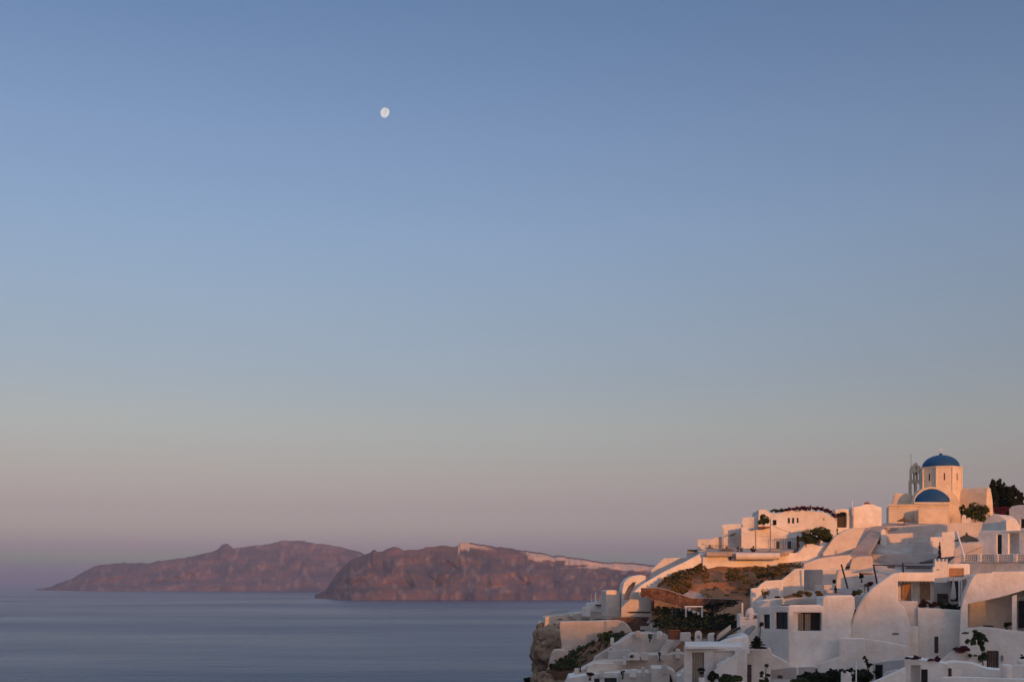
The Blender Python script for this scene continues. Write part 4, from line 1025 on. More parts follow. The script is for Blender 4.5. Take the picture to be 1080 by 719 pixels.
# --- dome chimney block between
def dome_extra(P, rt):
    for x in (792.3,):
        q = P.p(x, 647.3, .7); bm = bmesh.new(); k = 108 / F
        lathe(bm, q, [(5.2 * k, -.3), (5.2 * k, 0), (4.9 * k, 2.4 * k), (3.6 * k, 4.9 * k), (1.8 * k, 6.3 * k), (.05, 6.7 * k)], 24); put('dome', bm, OLD, rt, smooth=True)
house('house', 'white roof block with a small pinkish dome and two square openings', 'house', [(779.5,705),(780,647.5),(784,647.2),(784.2,650.5),(790,651),(790.2,647),(800.5,646.5),(801,705)], 108, 2.6, W, 6,
      holes=[((784.8, 652, 789.6, 653.2), .3), ((794.3, 648.6, 798.4, 652.4), .6)], extra=dome_extra)
bm = bmesh.new(); q = at(782.8, 650, 107); tube(bm, q, q + Vector((0, 0, 1.3)), .1, .1, 6); tag(put('pole', bm, W), 'short white post on the roof block beside the small dome', 'post')
tag(slab('awning', [(783,669.5,105),(786,663,106),(794.5,658.5,107),(797,660,106.5),(790,668,105)], .15, M['grey_metal']), 'dark grey curved awning under the domed roof block', 'awning')
# --- the corner house
rtH = root('house', at(845, 705, 106), 'large white corner house with a wide picture window and shaded side windows', 'house')
P1 = Plane(832, 104, 9); P2_ = Plane(832, 104, -48)
put('wall', solid(P1, [(832,712),(832,640),(832.6,639.2),(868,638.8),(868.2,629.8),(869.5,629),(901,628.6),(902,641),(898,655),(898,712)], 3.4, [(rect(836.6, 645.6, 866.6, 665), .9)]), W, rtH, bevel=.06)
put('wall', solid(P2_, [(801,712),(801,646),(801.6,640.6),(817,638.6),(831.9,638.9),(831.9,712)], 2.2, [(rect(817.3, 645.3, 830.4, 663.3), .3), (rect(804.6, 647.6, 811.6, 662.6), .3)]), W, rtH, bevel=.06)
window(P1, (836.6, 645.6, 866.6, 665), .9, 'glass', rtH); window(P2_, (817.3, 645.3, 830.4, 663.3), .3, 'glass', rtH); window(P2_, (804.6, 647.6, 811.6, 662.6), .3, 'glass', rtH)
bm = bmesh.new()
for x in (843.5, 845.6, 847.6, 851, 853, 855): 
    a, z = P1.st(x, 664.5); _, z2 = P1.st(x, 647); boxp(bm, P1, a - .07, a + .07, z, z2, .6, .72)
put('curtain', bm, M['tan_wood'], rtH)
bm = bmesh.new(); a, z = P1.st(833, 704); a2, z2 = P1.st(897, 704); boxp(bm, P1, a, a2, at(0, 703.6, 104).z, at(0, 702.4, 104).z, -.9, 0.02); put('balcony_slab', bm, W, rtH, bevel=.03)
# roof terrace behind
house('wall', 'pale roof terrace parapet on the corner house', 'parapet', [(824.5,640),(824.5,631.5),(838,629.8),(868,629.4),(868,640)], 108.5, .4, OLD, 4)
tag(put('awning', solid(Plane(845, 106.8, 4), [(825,638.6),(825.5,637.6),(845,636.6),(866.5,637.4),(866.5,638.4)], 1.2), M['wood']), 'dark thin strip drawn as the shadow line along the corner house roof edge', 'awning')  # no awning here: dark strip put in as the shadow line under the terrace
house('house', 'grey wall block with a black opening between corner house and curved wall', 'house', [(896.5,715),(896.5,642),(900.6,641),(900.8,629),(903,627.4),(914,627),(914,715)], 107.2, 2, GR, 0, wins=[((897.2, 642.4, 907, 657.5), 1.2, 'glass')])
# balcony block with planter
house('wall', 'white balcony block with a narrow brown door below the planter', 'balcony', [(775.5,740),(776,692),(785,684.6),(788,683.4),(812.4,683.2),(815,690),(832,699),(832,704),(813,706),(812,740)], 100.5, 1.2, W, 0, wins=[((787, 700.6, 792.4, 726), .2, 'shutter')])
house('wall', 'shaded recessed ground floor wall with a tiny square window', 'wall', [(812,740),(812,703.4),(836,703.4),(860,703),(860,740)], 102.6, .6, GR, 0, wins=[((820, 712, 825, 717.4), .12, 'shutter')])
house('post', 'short white post hanging under the balcony slab', 'post', [(840,712),(840.2,702.5),(841.8,702.5),(842,712)], 101.5, .15, W, 0)
# planter bush
kx = 99.5 / F; c = at(798, 683.4, 99.6)
rt = root('planter', c, 'dark cone-shaped bush with magenta base in the balcony planter', 'planter')
bm = bmesh.new()
for q in range(6): leaves(bm, c + Vector((0, 0, (1.2 + 2.1 * q) * kx)), (12.4 - 2.1 * q) * kx, .5, 1.5 * kx, 260, .085, 9, 60 + q)
put('foliage', bm, M['dark_leaf'], rt, smooth=True)
bm = bmesh.new(); leaves(bm, c + Vector((.25, -.25, .06)), .95, .3, .12, 220, .07, 8, 71); put('flowers', bm, M['bougain'], rt, smooth=True)
bm = bmesh.new(); boxp(bm, Plane(798, 99.2, 0), -1.0, 1.0, c.z - .15, c.z - .01, 0, .7); put('trough', bm, W, rt)
rt = root('tree', at(801, 672, 100), 'thin stemmed plant with a dark red crown above the planter', 'tree'); q = at(801, 674, 100)
bm = bmesh.new(); tube(bm, q, at(802.5, 659, 100), .05, .03, 6); put('stem', bm, M['bark'], rt)
bm = bmesh.new(); leaves(bm, at(803, 658, 100), .26, .26, .2, 160, .08, 5, 72); put('crown', bm, M['red_leaf'], rt, smooth=True)
# garden shrubs at the frame bottom
shrub('shrub', 'dark clipped hedge left of the narrow brown door', 'hedge', 770, 722, 92, 25, 12, 'leaf', 1500, .1, 16, 43)
shrub('shrub', 'bushy plant between the ball tree and the clipped hedge', 'bush', 753, 721, 92.3, 12, 15, 'dark_leaf', 700, .1, 9, 44)
c = at(740, 722, 92)
rt = root('ball_tree', c, 'small ball-shaped topiary tree in a white tub', 'topiary'); bm = bmesh.new(); leaves(bm, at(740, 707, 92), .3, .3, .26, 420, .07, 9, 45); put('crown', bm, M['dark_leaf'], rt, smooth=True)
bm = bmesh.new(); tube(bm, c, at(740, 708, 92), .03, .03, 6); put('trunk', bm, M['bark'], rt)
bm = bmesh.new(); lathe(bm, at(740, 722, 92), [(.2, -.1), (.26, .55), (.28, .6), (.2, .6)], 14); put('tub', bm, W, rt)
c = at(807, 722, 97)
rt = root('tree', c, 'spiky leaved plant standing right of the narrow brown door', 'tree')
bm = bmesh.new()
for (x, y, r_) in ((808.5, 702, 3.2), (804, 711, 4), (811, 711.5, 3.4), (807, 717, 4.6), (802, 718, 3)): leaves(bm, at(x, y, 97), r_ * .081, .3, r_ * .062, 170, .1, 4, int(x))
put('foliage', bm, M['leaf'], rt, smooth=True); bm = bmesh.new(); tube(bm, c, at(808, 703, 97), .05, .03, 6); tube(bm, at(807, 716, 97), at(803, 711, 97), .03, .02, 5); put('trunk', bm, M['bark'], rt)
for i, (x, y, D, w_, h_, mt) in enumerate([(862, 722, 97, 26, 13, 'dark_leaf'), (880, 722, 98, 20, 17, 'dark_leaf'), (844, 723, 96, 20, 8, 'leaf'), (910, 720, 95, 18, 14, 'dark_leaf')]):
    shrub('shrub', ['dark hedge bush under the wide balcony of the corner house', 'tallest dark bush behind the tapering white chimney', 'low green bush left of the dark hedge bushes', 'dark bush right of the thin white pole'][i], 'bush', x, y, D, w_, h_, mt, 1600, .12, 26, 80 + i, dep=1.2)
bm = bmesh.new(); rg = random.Random(3)
for i in range(70):
    x = rg.uniform(842, 930); leaves(bm, at(x, 713 + rg.uniform(-5, 6) - (2 if x > 870 else -2), 98.6 + rg.uniform(-.6, .6)), .38, .35, .3, 60, .1, 3, 0, rng=rg)
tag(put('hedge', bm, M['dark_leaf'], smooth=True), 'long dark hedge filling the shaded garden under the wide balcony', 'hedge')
house('chimney', 'tapering white chimney in front of the dark bushes', 'chimney', [(887.5,745),(888,710),(889.4,708.2),(896,708.4),(897.8,711),(901,745)], 89, .9, W, 6, bevel=.1)
bm = bmesh.new(); q = at(890.8, 708.4, 88.8); lathe(bm, q, [(.14, -.05), (.14, .1), (.06, .17)], 10); tag(put('lamp', bm, M['frame_dark'], smooth=True), 'small dark lamp sitting on the tapering white chimney', 'lamp')
bm = bmesh.new(); q = at(903, 735, 88); tube(bm, q, at(903, 697, 88), .05, .045, 8); tag(put('pole', bm, M['wpaint']), 'tall thin white pole beside the tapering chimney', 'pole')
house('wall', 'grey shaded wall joining the corner house to the curved wall', 'wall', [(862,735),(862,700),(885,692),(885,672.6),(912,672.8),(912.4,735)], 102, .8, W, -6)
house('wall', 'pale wall foot below the ledge of the curved wall', 'wall', [(912,735),(912,673.6),(937,676.8),(956,681),(956,735)], 103, .8, W, 2)
rt = root('cactus', at(915, 712, 99), 'dark drooping cactus-like plant against the pale wall', 'plant')
bm = bmesh.new(); tube(bm, at(917, 712, 99), at(914, 697, 99), .08, .06, 6); tube(bm, at(914, 697, 99), at(911.5, 691, 99), .1, .04, 6); put('stem', bm, M['bark'], rt)
bm = bmesh.new()
for x, y in ((912, 693), (914, 697), (916, 702), (918, 701), (915, 700)): leaves(bm, at(x, y, 98.8), .2, .2, .17, 80, .09, 4, int(x + y))
put('foliage', bm, M['dark_leaf'], rt, smooth=True)
house('shed', 'small grey lean-to with a black doorway behind the stair wall', 'shed', [(920,735),(920.5,699),(936,696.4),(952,694.8),(956,695),(956,735)], 97.5, 2, GR, -4, wins=[((923, 700.6, 931, 716), .3, 'glass')])
house('stairs', 'white slanting stair parapet at the bottom edge', 'stair wall', [(914,745),(919.5,720),(937,711.8),(955,703.6),(957,745)], 90.5, 1.2, W, 0)

# --- the tall curved wall and the terrace house
house('wall', 'tall white wall with a sweeping curved left edge', 'wall', [(898,700),(897.5,672.6),(897.4,662),(900,652),(905,641),(911.6,629.5),(920.5,619.8),(931,611.8),(940,605.6),(944,603.9),(947,603.7),(947.3,634),(955,641),(960,660),(960.5,712),(937,712),(920,705)], 104.6, 1.2, W, 6, bevel=.12)
tag(put('wall_lamp', solid(Plane(944, 104.3, 6), [(940,668.8),(941,667.4),(944,666.6),(948,667.4),(949,668.8),(944,669.4)], .2), M['grey_metal'], bevel=.03), 'small grey wall lamp on the curved white wall', 'wall lamp')
def th_extra(P, rt):
    Pb = Plane(966, 109.6, 9)
    put('wall', solid(Pb, [(944,640),(944,606),(985,606),(985,640)], .3), W, rt)
    window(Pb, (951, 614, 960.5, 632.6), -.02, 'orange', rt); window(Pb, (970.6, 612.6, 981, 632), -.02, 'orange', rt)
    bm = bmesh.new(); tube(bm, P.p(962.3, 634, .6), P.p(962.3, 612, .6), .09, .09, 8); put('column', bm, M['grey_metal'], rt)
    bm = bmesh.new()
    for x in np.linspace(950, 980, 9): boxp(bm, P, P.st(x, 613)[0] - .04, P.st(x, 613)[0] + .04, P.st(x, 614.4)[1], P.st(x, 612.9)[1], -.25, .3)
    put('beam_ends', bm, M['grey'] if False else M['grey_metal'], rt)
house('house', 'terrace house with orange-lit doors under a flat roof slab', 'house', [(946.4,612.8),(946.6,603.9),(948,603.4),(985.5,603.2),(985.5,612.8)], 106.6, 3.2, W, 9, extra=th_extra)
Pt = Plane(960, 106, 4)
house('wall', 'low grey terrace wall under the orange-lit doors', 'wall', [(947,700),(947,634),(968,633.4),(968.5,700)], 105.9, .6, W, 9)
house('wall', 'square white buttress with a thin ledge near the terrace', 'buttress', [(959.8,712),(960,662),(959.4,661.6),(959.4,660.4),(968.6,660.4),(968.6,661.6),(968.2,662),(968.2,712)], 104.6, 1, W, 9)
house('house', 'wide white terrace front wall with one narrow window', 'wall', [(968,712),(968,640.4),(1013,643),(1014,712)], 105, 3.6, W, 9, wins=[((985.6, 671, 989.8, 688.6), .2, 'shutter')])
for i, (x, w_) in enumerate([(973, 11), (983, 11), (993, 10), (1002, 10), (1009, 8)]):
    shrub('flower_bed', ['leftmost dark red plant clump on the terrace edge', 'second dark plant clump on the terrace edge, from the orange doors', 'middle plant clump on the terrace edge in front of the brown sofa', 'fourth plant clump on the terrace edge, below the closed parasol', 'rightmost plant clump on the terrace edge by the arched house'][i], 'plants', x, 641.4 + i * .5, 105.6, w_ + 2, 9 - i * .5, ['red_leaf', 'red_leaf', 'dark_leaf', 'dark_leaf', 'dark_leaf'][i], 420, .1, 8, 90 + i, 'plant clumps along the terrace edge')
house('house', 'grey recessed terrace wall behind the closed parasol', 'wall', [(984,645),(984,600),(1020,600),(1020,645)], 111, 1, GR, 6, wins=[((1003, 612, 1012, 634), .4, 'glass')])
rt = root('sofa', at(994, 636, 108.5), 'brown terrace sofa behind the plant clumps', 'sofa'); P = Plane(994.5, 108.6, 6)
a, z = P.st(989, 636); a2, z2 = P.st(1000.5, 625.6)
bm = bmesh.new(); boxp(bm, P, a, a2, z, z + .45, 0, .7); put('seat', bm, M['wood'], rt, bevel=.04)
bm = bmesh.new(); boxp(bm, P, a, a2, z + .45, z2, .5, .7); put('backrest', bm, M['wood'], rt, bevel=.04)
for q in (a, a2 - .15):
    bm = bmesh.new(); boxp(bm, P, q, q + .15, z + .452, z + .7, 0, .498); put('armrest', bm, M['wood'], rt)
rt = root('closed_parasol', at(1005.5, 638, 107.6), 'closed whitish parasol standing on the terrace', 'parasol'); c = at(1005.5, 638, 107.6)
bm = bmesh.new(); lathe(bm, c, [(.14, .55), (.27, .7), (.2, 1.5), (.12, 2.1), (.04, 2.5)], 9); put('canopy', bm, M['cloth'], rt)
bm = bmesh.new(); tube(bm, c, c + Vector((0, 0, 2.6)), .03, .03, 6); put('pole', bm, M['grey_metal'], rt)
for i, x in enumerate((1011.5, 1014)):
    bm = bmesh.new(); tube(bm, at(x, 640, 106.6), at(x, 612, 106.6), .06, .06, 8); tag(put('post', bm, M['wpaint']), ['white terrace post right of the closed parasol', 'white terrace post nearest the arched house'][i], 'post')
house('chimney', 'white crenellated chimney like a small castle tower', 'chimney', [(984,614),(984,598.5),(986,596.6),(986,589),(987.3,589),(987.7,591.8),(989.7,591.8),(990.1,589),(991.5,589),(991.9,591.8),(994,591.8),(994.4,589),(995.8,589),(996.2,591.8),(998,591.8),(998.4,589),(999.5,589),(999.5,614)], 108, 1.2, W, 6, holes=[((987.4, 600, 990.6, 601), .3)], bevel=.03)
house('house', 'white roof block with an orange panel beside the crenellated chimney', 'house', [(999,612.6),(999,595),(1000,594.4),(1022,594),(1022.8,596),(1022.8,609),(1012,612.6)], 109, 2.2, W, 6, wins=[((1000.8, 599, 1016.4, 608.4), .15, 'orange')])
# --- arched house at the right edge
def ab_extra(P, rt):
    pass
rtA, PA = house('house', 'white house with rounded roof shoulder and deep shaded loggia', 'house',
      [(1012.6,700),(1012.8,655),(1013.6,643),(1015.6,634),(1019.5,623),(1024,613),(1027.6,606.6),(1031,604.4),(1045,603.9),(1100,603.2),(1100,700)], 102, 7, W, 4, bevel=.12, force=True,
      holes=[([(1020.6,662),(1020.6,636.6),(1040,632.6),(1060,628),(1080,622),(1099,617),(1099,668),(1068,664.4),(1040,660.6)], 4.5)])
bm = solid(Plane(1070, 101.9, 4), [(1067.4,668),(1067.4,628.4),(1069,627.4),(1072.4,626.6),(1072.4,668)], .5); put('pillar', bm, W, rtA, bevel=.04)
bm = solid(Plane(1085, 103.5, 4), [(1072.5,668),(1072.5,630),(1099,624),(1099,668)], .2); put('partition', bm, GR, rtA)
window(Plane(1085, 103.3, 4), (1074, 633, 1086, 662), -.02, 'glass', rtA)
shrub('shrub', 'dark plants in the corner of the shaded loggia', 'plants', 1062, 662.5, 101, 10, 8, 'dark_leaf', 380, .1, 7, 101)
tag(put('dark_slit', solid(Plane(1042, 101.8, 4), [(1037,660.4),(1037.5,659.2),(1047,659.2),(1048.5,660.8)], .6), M['frame_dark']), 'flat dark strip standing in for the slit at the loggia sill', 'dark_slit')  # dark strip added where a slit shows dark
house('wall', 'broad white wall with brown shutters under the shaded loggia', 'wall', [(1012,730),(1012.2,668),(1022,663),(1036,660.8),(1068,664.6),(1100,668),(1100,730)], 100.6, .9, W, 4, wins=[((1040.6, 686, 1053.2, 705), .2, 'shutter')])
tag(put('meter_box', solid(Plane(1057, 100.4, 4), [(1056,697),(1056,690.6),(1058.2,690.6),(1058.2,697)], .12), M['grey_metal'], bevel=.02), 'narrow grey meter box right of the brown shutters', 'meter box')
house('wall', 'low cream garden wall with magenta flowers behind the bottom roofs', 'wall', [(992,720),(992.4,696),(1001,688.4),(1003,687.6),(1022,687.2),(1026,690),(1036,699.5),(1037,720)], 97.5, .5, W, 0)
shrub('bougainvillea', 'magenta flowering mound on the cream garden wall', 'bougainvillea', 1012.5, 687.8, 97.3, 21, 8, 'bougain', 700, .09, 9, 103, stem=False)
rt = root('tree', at(1036, 703, 97.2), 'loose green tree growing against the shaded white wall', 'tree')
bm = bmesh.new(); rg = random.Random(8)
for (x, y, rx, ry, n) in ((1029, 669, 7, 3.5, 420), (1024, 677, 5, 4.5, 330), (1034, 673, 5, 6, 420), (1031, 665.5, 4, 2, 200), (1036, 683, 2.5, 5, 200), (1035, 694, 4.5, 7, 420), (1025, 690.5, 3.6, 1.8, 130), (1018, 667, 2.5, 1, 50), (1039, 675, 2.6, 1.3, 60)):
    leaves(bm, at(x, y, 97), rx * .105, .5, ry * .105, int(n * 1.3), .085, 6, 0, rng=rg)
put('crown', bm, M['leaf'], rt, smooth=True)
bm = bmesh.new(); tube(bm, at(1037, 705, 97.1), at(1035.5, 682, 97.1), .06, .045, 7); tube(bm, at(1035.5, 682, 97.1), at(1028, 669, 97), .045, .02, 6); tube(bm, at(1035.5, 682, 97.1), at(1035, 670, 97), .04, .02, 6); put('trunk', bm, M['bark'], rt)
# --- bottom row
house('house', 'white roof house with a dark doorway and magenta flowers on its parapet', 'house', [(953.6,745),(954,696),(956,694.4),(962,694),(977,696.2),(992,698.6),(1000,700.4),(1000,745)], 92, 3, W, 0, holes=[((960.6, 701, 970.8, 745), .9)], wins=[((971.4, 705.4, 978.4, 730), .35, 'glass')])
for i, (x, w_, h_) in enumerate([(957.5, 7, 3), (967, 15, 5.5), (982, 9, 3.6), (989, 8, 7)]):
    shrub('bougainvillea', ['leftmost small magenta flower tuft on the bottom parapet', 'widest magenta flower mound on the bottom parapet', 'thin magenta trailing tuft in the middle of the bottom parapet', 'tallest sprawling dark magenta branch on the bottom parapet'][i], 'flowers', x, [694.6, 695.6, 697.4, 698.6][i], 91.7, w_, h_, 'bougain', 240, .075, 6, 110 + i, 'magenta flowers on the bottom parapet', dep=.3, stem=False)
house('house', 'low white house with one small brown window at the bottom edge', 'house', [(990,745),(990.4,700),(1004,697.4),(1026,699.2),(1042,704.8),(1056,706.2),(1056,745)], 92.8, 2.2, W, 2, wins=[((997, 704.6, 1003.6, 713), .2, 'shutter')])
house('wall', 'long white parapet running along the bottom right edge', 'parapet', [(990,745),(992,715.6),(994,713.8),(1020,713.6),(1058,715.2),(1100,715.6),(1100,745)], 87.5, .6, W, 0)
bm = bmesh.new(); c = at(1061.4, 745, 90.4); h_ = (745 - 702) * 90.4 / F; lathe(bm, c, [(.44, 0), (.44, h_), (.4, h_ + .1), (.2, h_ + .16)], 24)
tag(put('pillar', bm, W, smooth=True), 'round-topped white pillar at the bottom right', 'pillar')
house('wall', 'white garden wall in the bottom right corner', 'wall', [(1066,745),(1066.4,704),(1068,701.4),(1100,698.6),(1100,745)], 91, .5, W, 0)
c = at(1077, 699, 93.5); rt = root('planter', c, 'dark leafy plant in a rounded white pot near the right edge', 'planter')
bm = bmesh.new(); lathe(bm, c, [(.18, -.3), (.3, .1), (.3, .3), (.2, .36)], 14); put('pot', bm, W, rt, smooth=True)
bm = bmesh.new(); leaves(bm, c + Vector((0, 0, .52)), .26, .26, .2, 200, .07, 5, 120); put('foliage', bm, M['dark_leaf'], rt, smooth=True)

# ================================================================== upper right, behind the terrace
house('wall', 'grey shaded terrace wall beneath the balustrade', 'wall', [(1000,640),(1001,606),(1006,599),(1012,592.4),(1100,591.6),(1100,640)], 117, 3, W, -30, c=1050)
PB = Plane(1050, 116.6, -30)
rtb = root('balustrade', PB.p(1050, 592), 'terrace balustrade of white posts with lattice panels', 'balustrade')
xs_ = [1015, 1032.5, 1050.5, 1070.5, 1092]
for x in xs_:
    put('post', solid(PB, [(x - 1.9, 592.3),(x - 1.9, 584.2),(x + 1.9, 584),(x + 1.9, 592.3)], .35), W, rtb, bevel=.03)
for x0, x1 in zip(xs_, xs_[1:]):
    bm = bmesh.new()
    for y in (585.2, 588, 590.8): 
        a, z = PB.st(x0 + 2, y); a2, _ = PB.st(x1 - 2, y); boxp(bm, PB, a, a2, z - .05, z + .05, .1, .2)
    for x in np.arange(x0 + 3.2, x1 - 2, 2.1):
        a, z = PB.st(x, 591.8); _, z2 = PB.st(x, 584.9); boxp(bm, PB, a - .045, a + .045, z, z2, .2, .26)
    put('lattice', bm, M['grey'] , rtb)
house('house', 'shaded white house with a tall dark door behind the balustrade', 'house', [(1032,605),(1032,561),(1036,559.4),(1100,558.6),(1100,605)], 124, 5, W, -30, wins=[((1051.4, 563.6, 1056.2, 584), .3, 'glass')], holes=[((1063.5, 562, 1074.6, 584), .9)])
house('house', 'rounded grey vault roof above the shaded white house', 'rooftop', [(1033,566),(1035.5,553),(1040,547),(1045,543),(1049,541.8),(1054,542.6),(1060,546.6),(1064,553),(1065.5,566)], 127.5, 3, W, -24, bevel=.2)
house('house', 'orange-lit cube between the grey vault and the top right house', 'house', [(1061,563),(1061,549),(1062,547.8),(1071,547.6),(1071.6,563)], 124.5, 1.6, W, 20)
house('ledge', 'thin pale ledge running right from the orange-lit cube', 'ledge', [(1060,561.2),(1060,560),(1100,557.6),(1100,559.2)], 122.6, 1, W, -30)
house('house', 'top right white house cut off by the frame edge', 'house', [(1063.6,570),(1064,536.4),(1067,533.6),(1074,532.4),(1100,531.2),(1100,570)], 131, 5, W, -28, wins=[((1076.4, 547, 1080.6, 556.6), .2, 'glass')])
parasol(1019.5, 570.4, 130, 26, 7, 'wide thatched parasol with pointed top beside the shaded house')
bm = bmesh.new(); tube(bm, at(1017.3, 588, 119), at(1009, 559.6, 121), .1, .09, 8); tag(put('pole', bm, M['wpaint']), 'leaning white pole in front of the wide thatched parasol', 'pole')
house('wall', 'low grey wall behind the leaning pole', 'wall', [(1005,606),(1006,580),(1014,572.5),(1032.5,571.5),(1032.5,606)], 127, 1, GR, 0)
c = at(991, 594, 124); rt = root('cypress', c, 'small dark pointed cypress above the crenellated chimney', 'cypress'); bm = bmesh.new()
for q in range(7): leaves(bm, c + Vector((0, 0, .35 + .3 * q)), .32 * (1 - q / 8.5), .3 * (1 - q / 8.5), .24, 130, .07, 5, 130 + q)
put('foliage', bm, M['dark_leaf'], rt, smooth=True); bm = bmesh.new(); tube(bm, c - Vector((0, 0, .5)), c + Vector((0, 0, 2)), .05, .02, 6); put('trunk', bm, M['bark'], rt)
tag(slab('awning', [(969.5,592.6,121),(1001,590.5,119),(1007,586,121),(985,588.4,123)], .18, M['metal']), 'large flat black awning left of the balustrade', 'awning')
# --- dark pergola frame in the middle
rtq = root('pergola', at(925, 615, 117), 'black steel pergola frame with leaning posts above the curved wall', 'pergola')
for a, b_ in (((887.3, 595, 118), (896.4, 629, 117)), ((921.2, 595, 118), (925.6, 618, 117)), ((952, 593.6, 118), (952.8, 606, 117))):
    bm = bmesh.new(); tube(bm, at(*a), at(*b_), .085, .085, 6); put('post', bm, M['metal'], rtq)
bm = bmesh.new(); tube(bm, at(920.4, 595.4, 118), at(987, 597.4, 118), .06, .06, 6); put('beam', bm, M['metal'], rtq)
tag(slab('awning', [(955,598.2,116.5),(984,598.6,116.5),(984,596.4,119),(958,596,119)], .12, M['metal']), 'rolled black canopy on the steel pergola beam', 'awning')
tag(slab('awning', [(936,598,117.5),(944,598,117.5),(944,596.6,118.5),(936,596.6,118.5)], .1, M['wood']), 'short brown canvas roll on the steel pergola beam', 'awning')
# --- terraces between the pergola and the corner house
house('wall', 'sunlit sloping white wall beside the earth slope', 'wall', [(792,660),(792,620.4),(799,619.4),(803,615.4),(808,612),(826,611.2),(826,660)], 121, 1, W, 6)
house('wall', 'higher sunlit sloping wall with a straight diagonal top', 'wall', [(824,660),(825,610.8),(831,606),(838,600),(841,599.2),(848,599.2),(848,660)], 124, 1, W, 6)
house('house', 'grey shaded wall face between two lit terrace walls', 'wall', [(847.6,660),(848,600.4),(867.6,600.2),(868,660)], 125.5, 2, OLD, -62)
house('house', 'long low terrace house with pale front under the steel pergola', 'house', [(867,660),(867.4,601),(905,600),(906,606),(926,606.6),(930,660)], 122.5, 2.5, OLD, 0, wins=[((878, 611, 881.6, 615), .3, 'glass')])
house('wall', 'wedge of sunlit stone wall below the sloping lane', 'wall', [(846,606),(848,594),(866,588),(896,584.6),(899,588),(893,595),(889,606)], 129, 1.5, OLD, 10)
house('wall', 'pale low wall left of the narrow stone lane', 'wall', [(895,604),(898,590),(907,586.5),(920,586),(921,604)], 130, 1, OLD, 0)
house('house', 'small white gable block in the middle of the terraces', 'house', [(797,660),(797,634),(806,632),(824,631.4),(826,634),(826,660)], 113, 2, W, 0)
house('wall', 'pale balcony parapet above the shaded side windows', 'parapet', [(799,660),(799.6,640),(803,638.4),(813,631),(826,630),(826,660)], 110.5, .4, W, -10)
rg = random.Random(77)
for i, (x, y, D, w_, h_) in enumerate([(841, 599.6, 127, 13, 11), (829, 606.5, 125, 8, 9)]):
    c = at(x, y, D); rt = root('palm', c, ['larger spiky palm on top of the sunlit diagonal wall', 'smaller spiky palm lower down the diagonal wall'][i], 'palm')
    bm = bmesh.new()
    for q in range(34):
        a = rg.uniform(0, 6.28); l = w_ * D / F * rg.uniform(.35, .6); up = rg.uniform(.1, 1.1) * l; o0 = c + Vector((rg.uniform(-.4, .4), 0, .1))
        m1 = o0 + Vector((math.cos(a) * l * .5, math.sin(a) * l * .5, up * .8)); m2 = o0 + Vector((math.cos(a) * l, math.sin(a) * l, up * .7))
        sd_ = Vector((-math.sin(a), math.cos(a), 0)) * .09
        v = [bm.verts.new(p) for p in (o0 - sd_ * .4, m1 - sd_, m2, m1 + sd_, o0 + sd_ * .4)]; bm.faces.new(v)
    put('fronds', bm, M['dry'], rt, smooth=True); bm = bmesh.new(); tube(bm, c - Vector((0, 0, .4)), c + Vector((0, 0, .35)), .14, .1, 7); put('trunk', bm, M['bark'], rt)
for i, (x, w_) in enumerate([(842, 12), (853, 13), (865, 12)]):
    shrub('shrub', ['left dry green shrub on the parapet of the corner house', 'middle dry green shrub on the parapet of the corner house', 'right dry green shrub on the parapet of the corner house'][i], 'bush', x, 629.6, 111, w_, 7, 'dry', 420, .1, 8, 140 + i, 'dry shrubs on the corner house roof')
shrub('hedge', 'green hedge clump at the foot of the leaning black post', 'hedge', 903, 628.6, 112, 15, 7.5, 'leaf', 480, .1, 8, 150)
shrub('shrub', 'grey leaved shrub in front of the sunlit sloping wall', 'bush', 806, 632, 119, 12, 13, 'dry', 150, .1, 8, 151)
shrub('shrub', 'reddish shrub at the foot of the sunlit sloping wall', 'bush', 819, 634, 118.5, 9, 6, 'red_leaf', 200, .1, 6, 152)
shrub('bougainvillea', 'magenta flowering bush beside the second black post', 'bougainvillea', 915, 620, 115, 11, 9, 'bougain', 260, .1, 7, 153)
shrub('potted_tree', 'dark round potted tree left of the second black post', 'plant', 908.5, 610, 118, 5.5, 6, 'dark_leaf', 200, .09, 5, 154)
for i, x in enumerate((864.5, 874)):
    rt = root('sofa', at(x, 626, 114), ['left cream outdoor sofa on the small terrace', 'right cream outdoor sofa on the small terrace'][i], 'sofa', None); P = Plane(x, 114, 8); a, z = P.st(x, 626.5)
    bm = bmesh.new(); boxp(bm, P, a - .42, a + .42, z, z + .45, 0, .7); put('seat', bm, M['cloth'], rt, bevel=.05)
    bm = bmesh.new(); boxp(bm, P, a - .42, a + .42, z + .45, z + .95, .5, .7); put('backrest', bm, M['cloth'], rt, bevel=.05)
rt = root('table', at(912, 622, 113.6), 'round grey terrace table near the magenta bush', 'table'); c = at(912, 625, 113.6)
bm = bmesh.new(); lathe(bm, c, [(.5, .7), (.5, .74)], 18); put('table_top', bm, M['grey_metal'], rt); bm = bmesh.new(); tube(bm, c, c + Vector((0, 0, .7)), .05, .05, 8); put('leg', bm, M['grey_metal'], rt)
shrub('potted_plant', 'little dark plant beside the cream outdoor sofas', 'plant', 881, 626, 114, 3, 8, 'dark_leaf', 90, .08, 4, 155)
slab('terrace', [(868,630,111),(905,630,111),(905,620,117),(868,620,117)], .3, M['paving'], kind='structure')

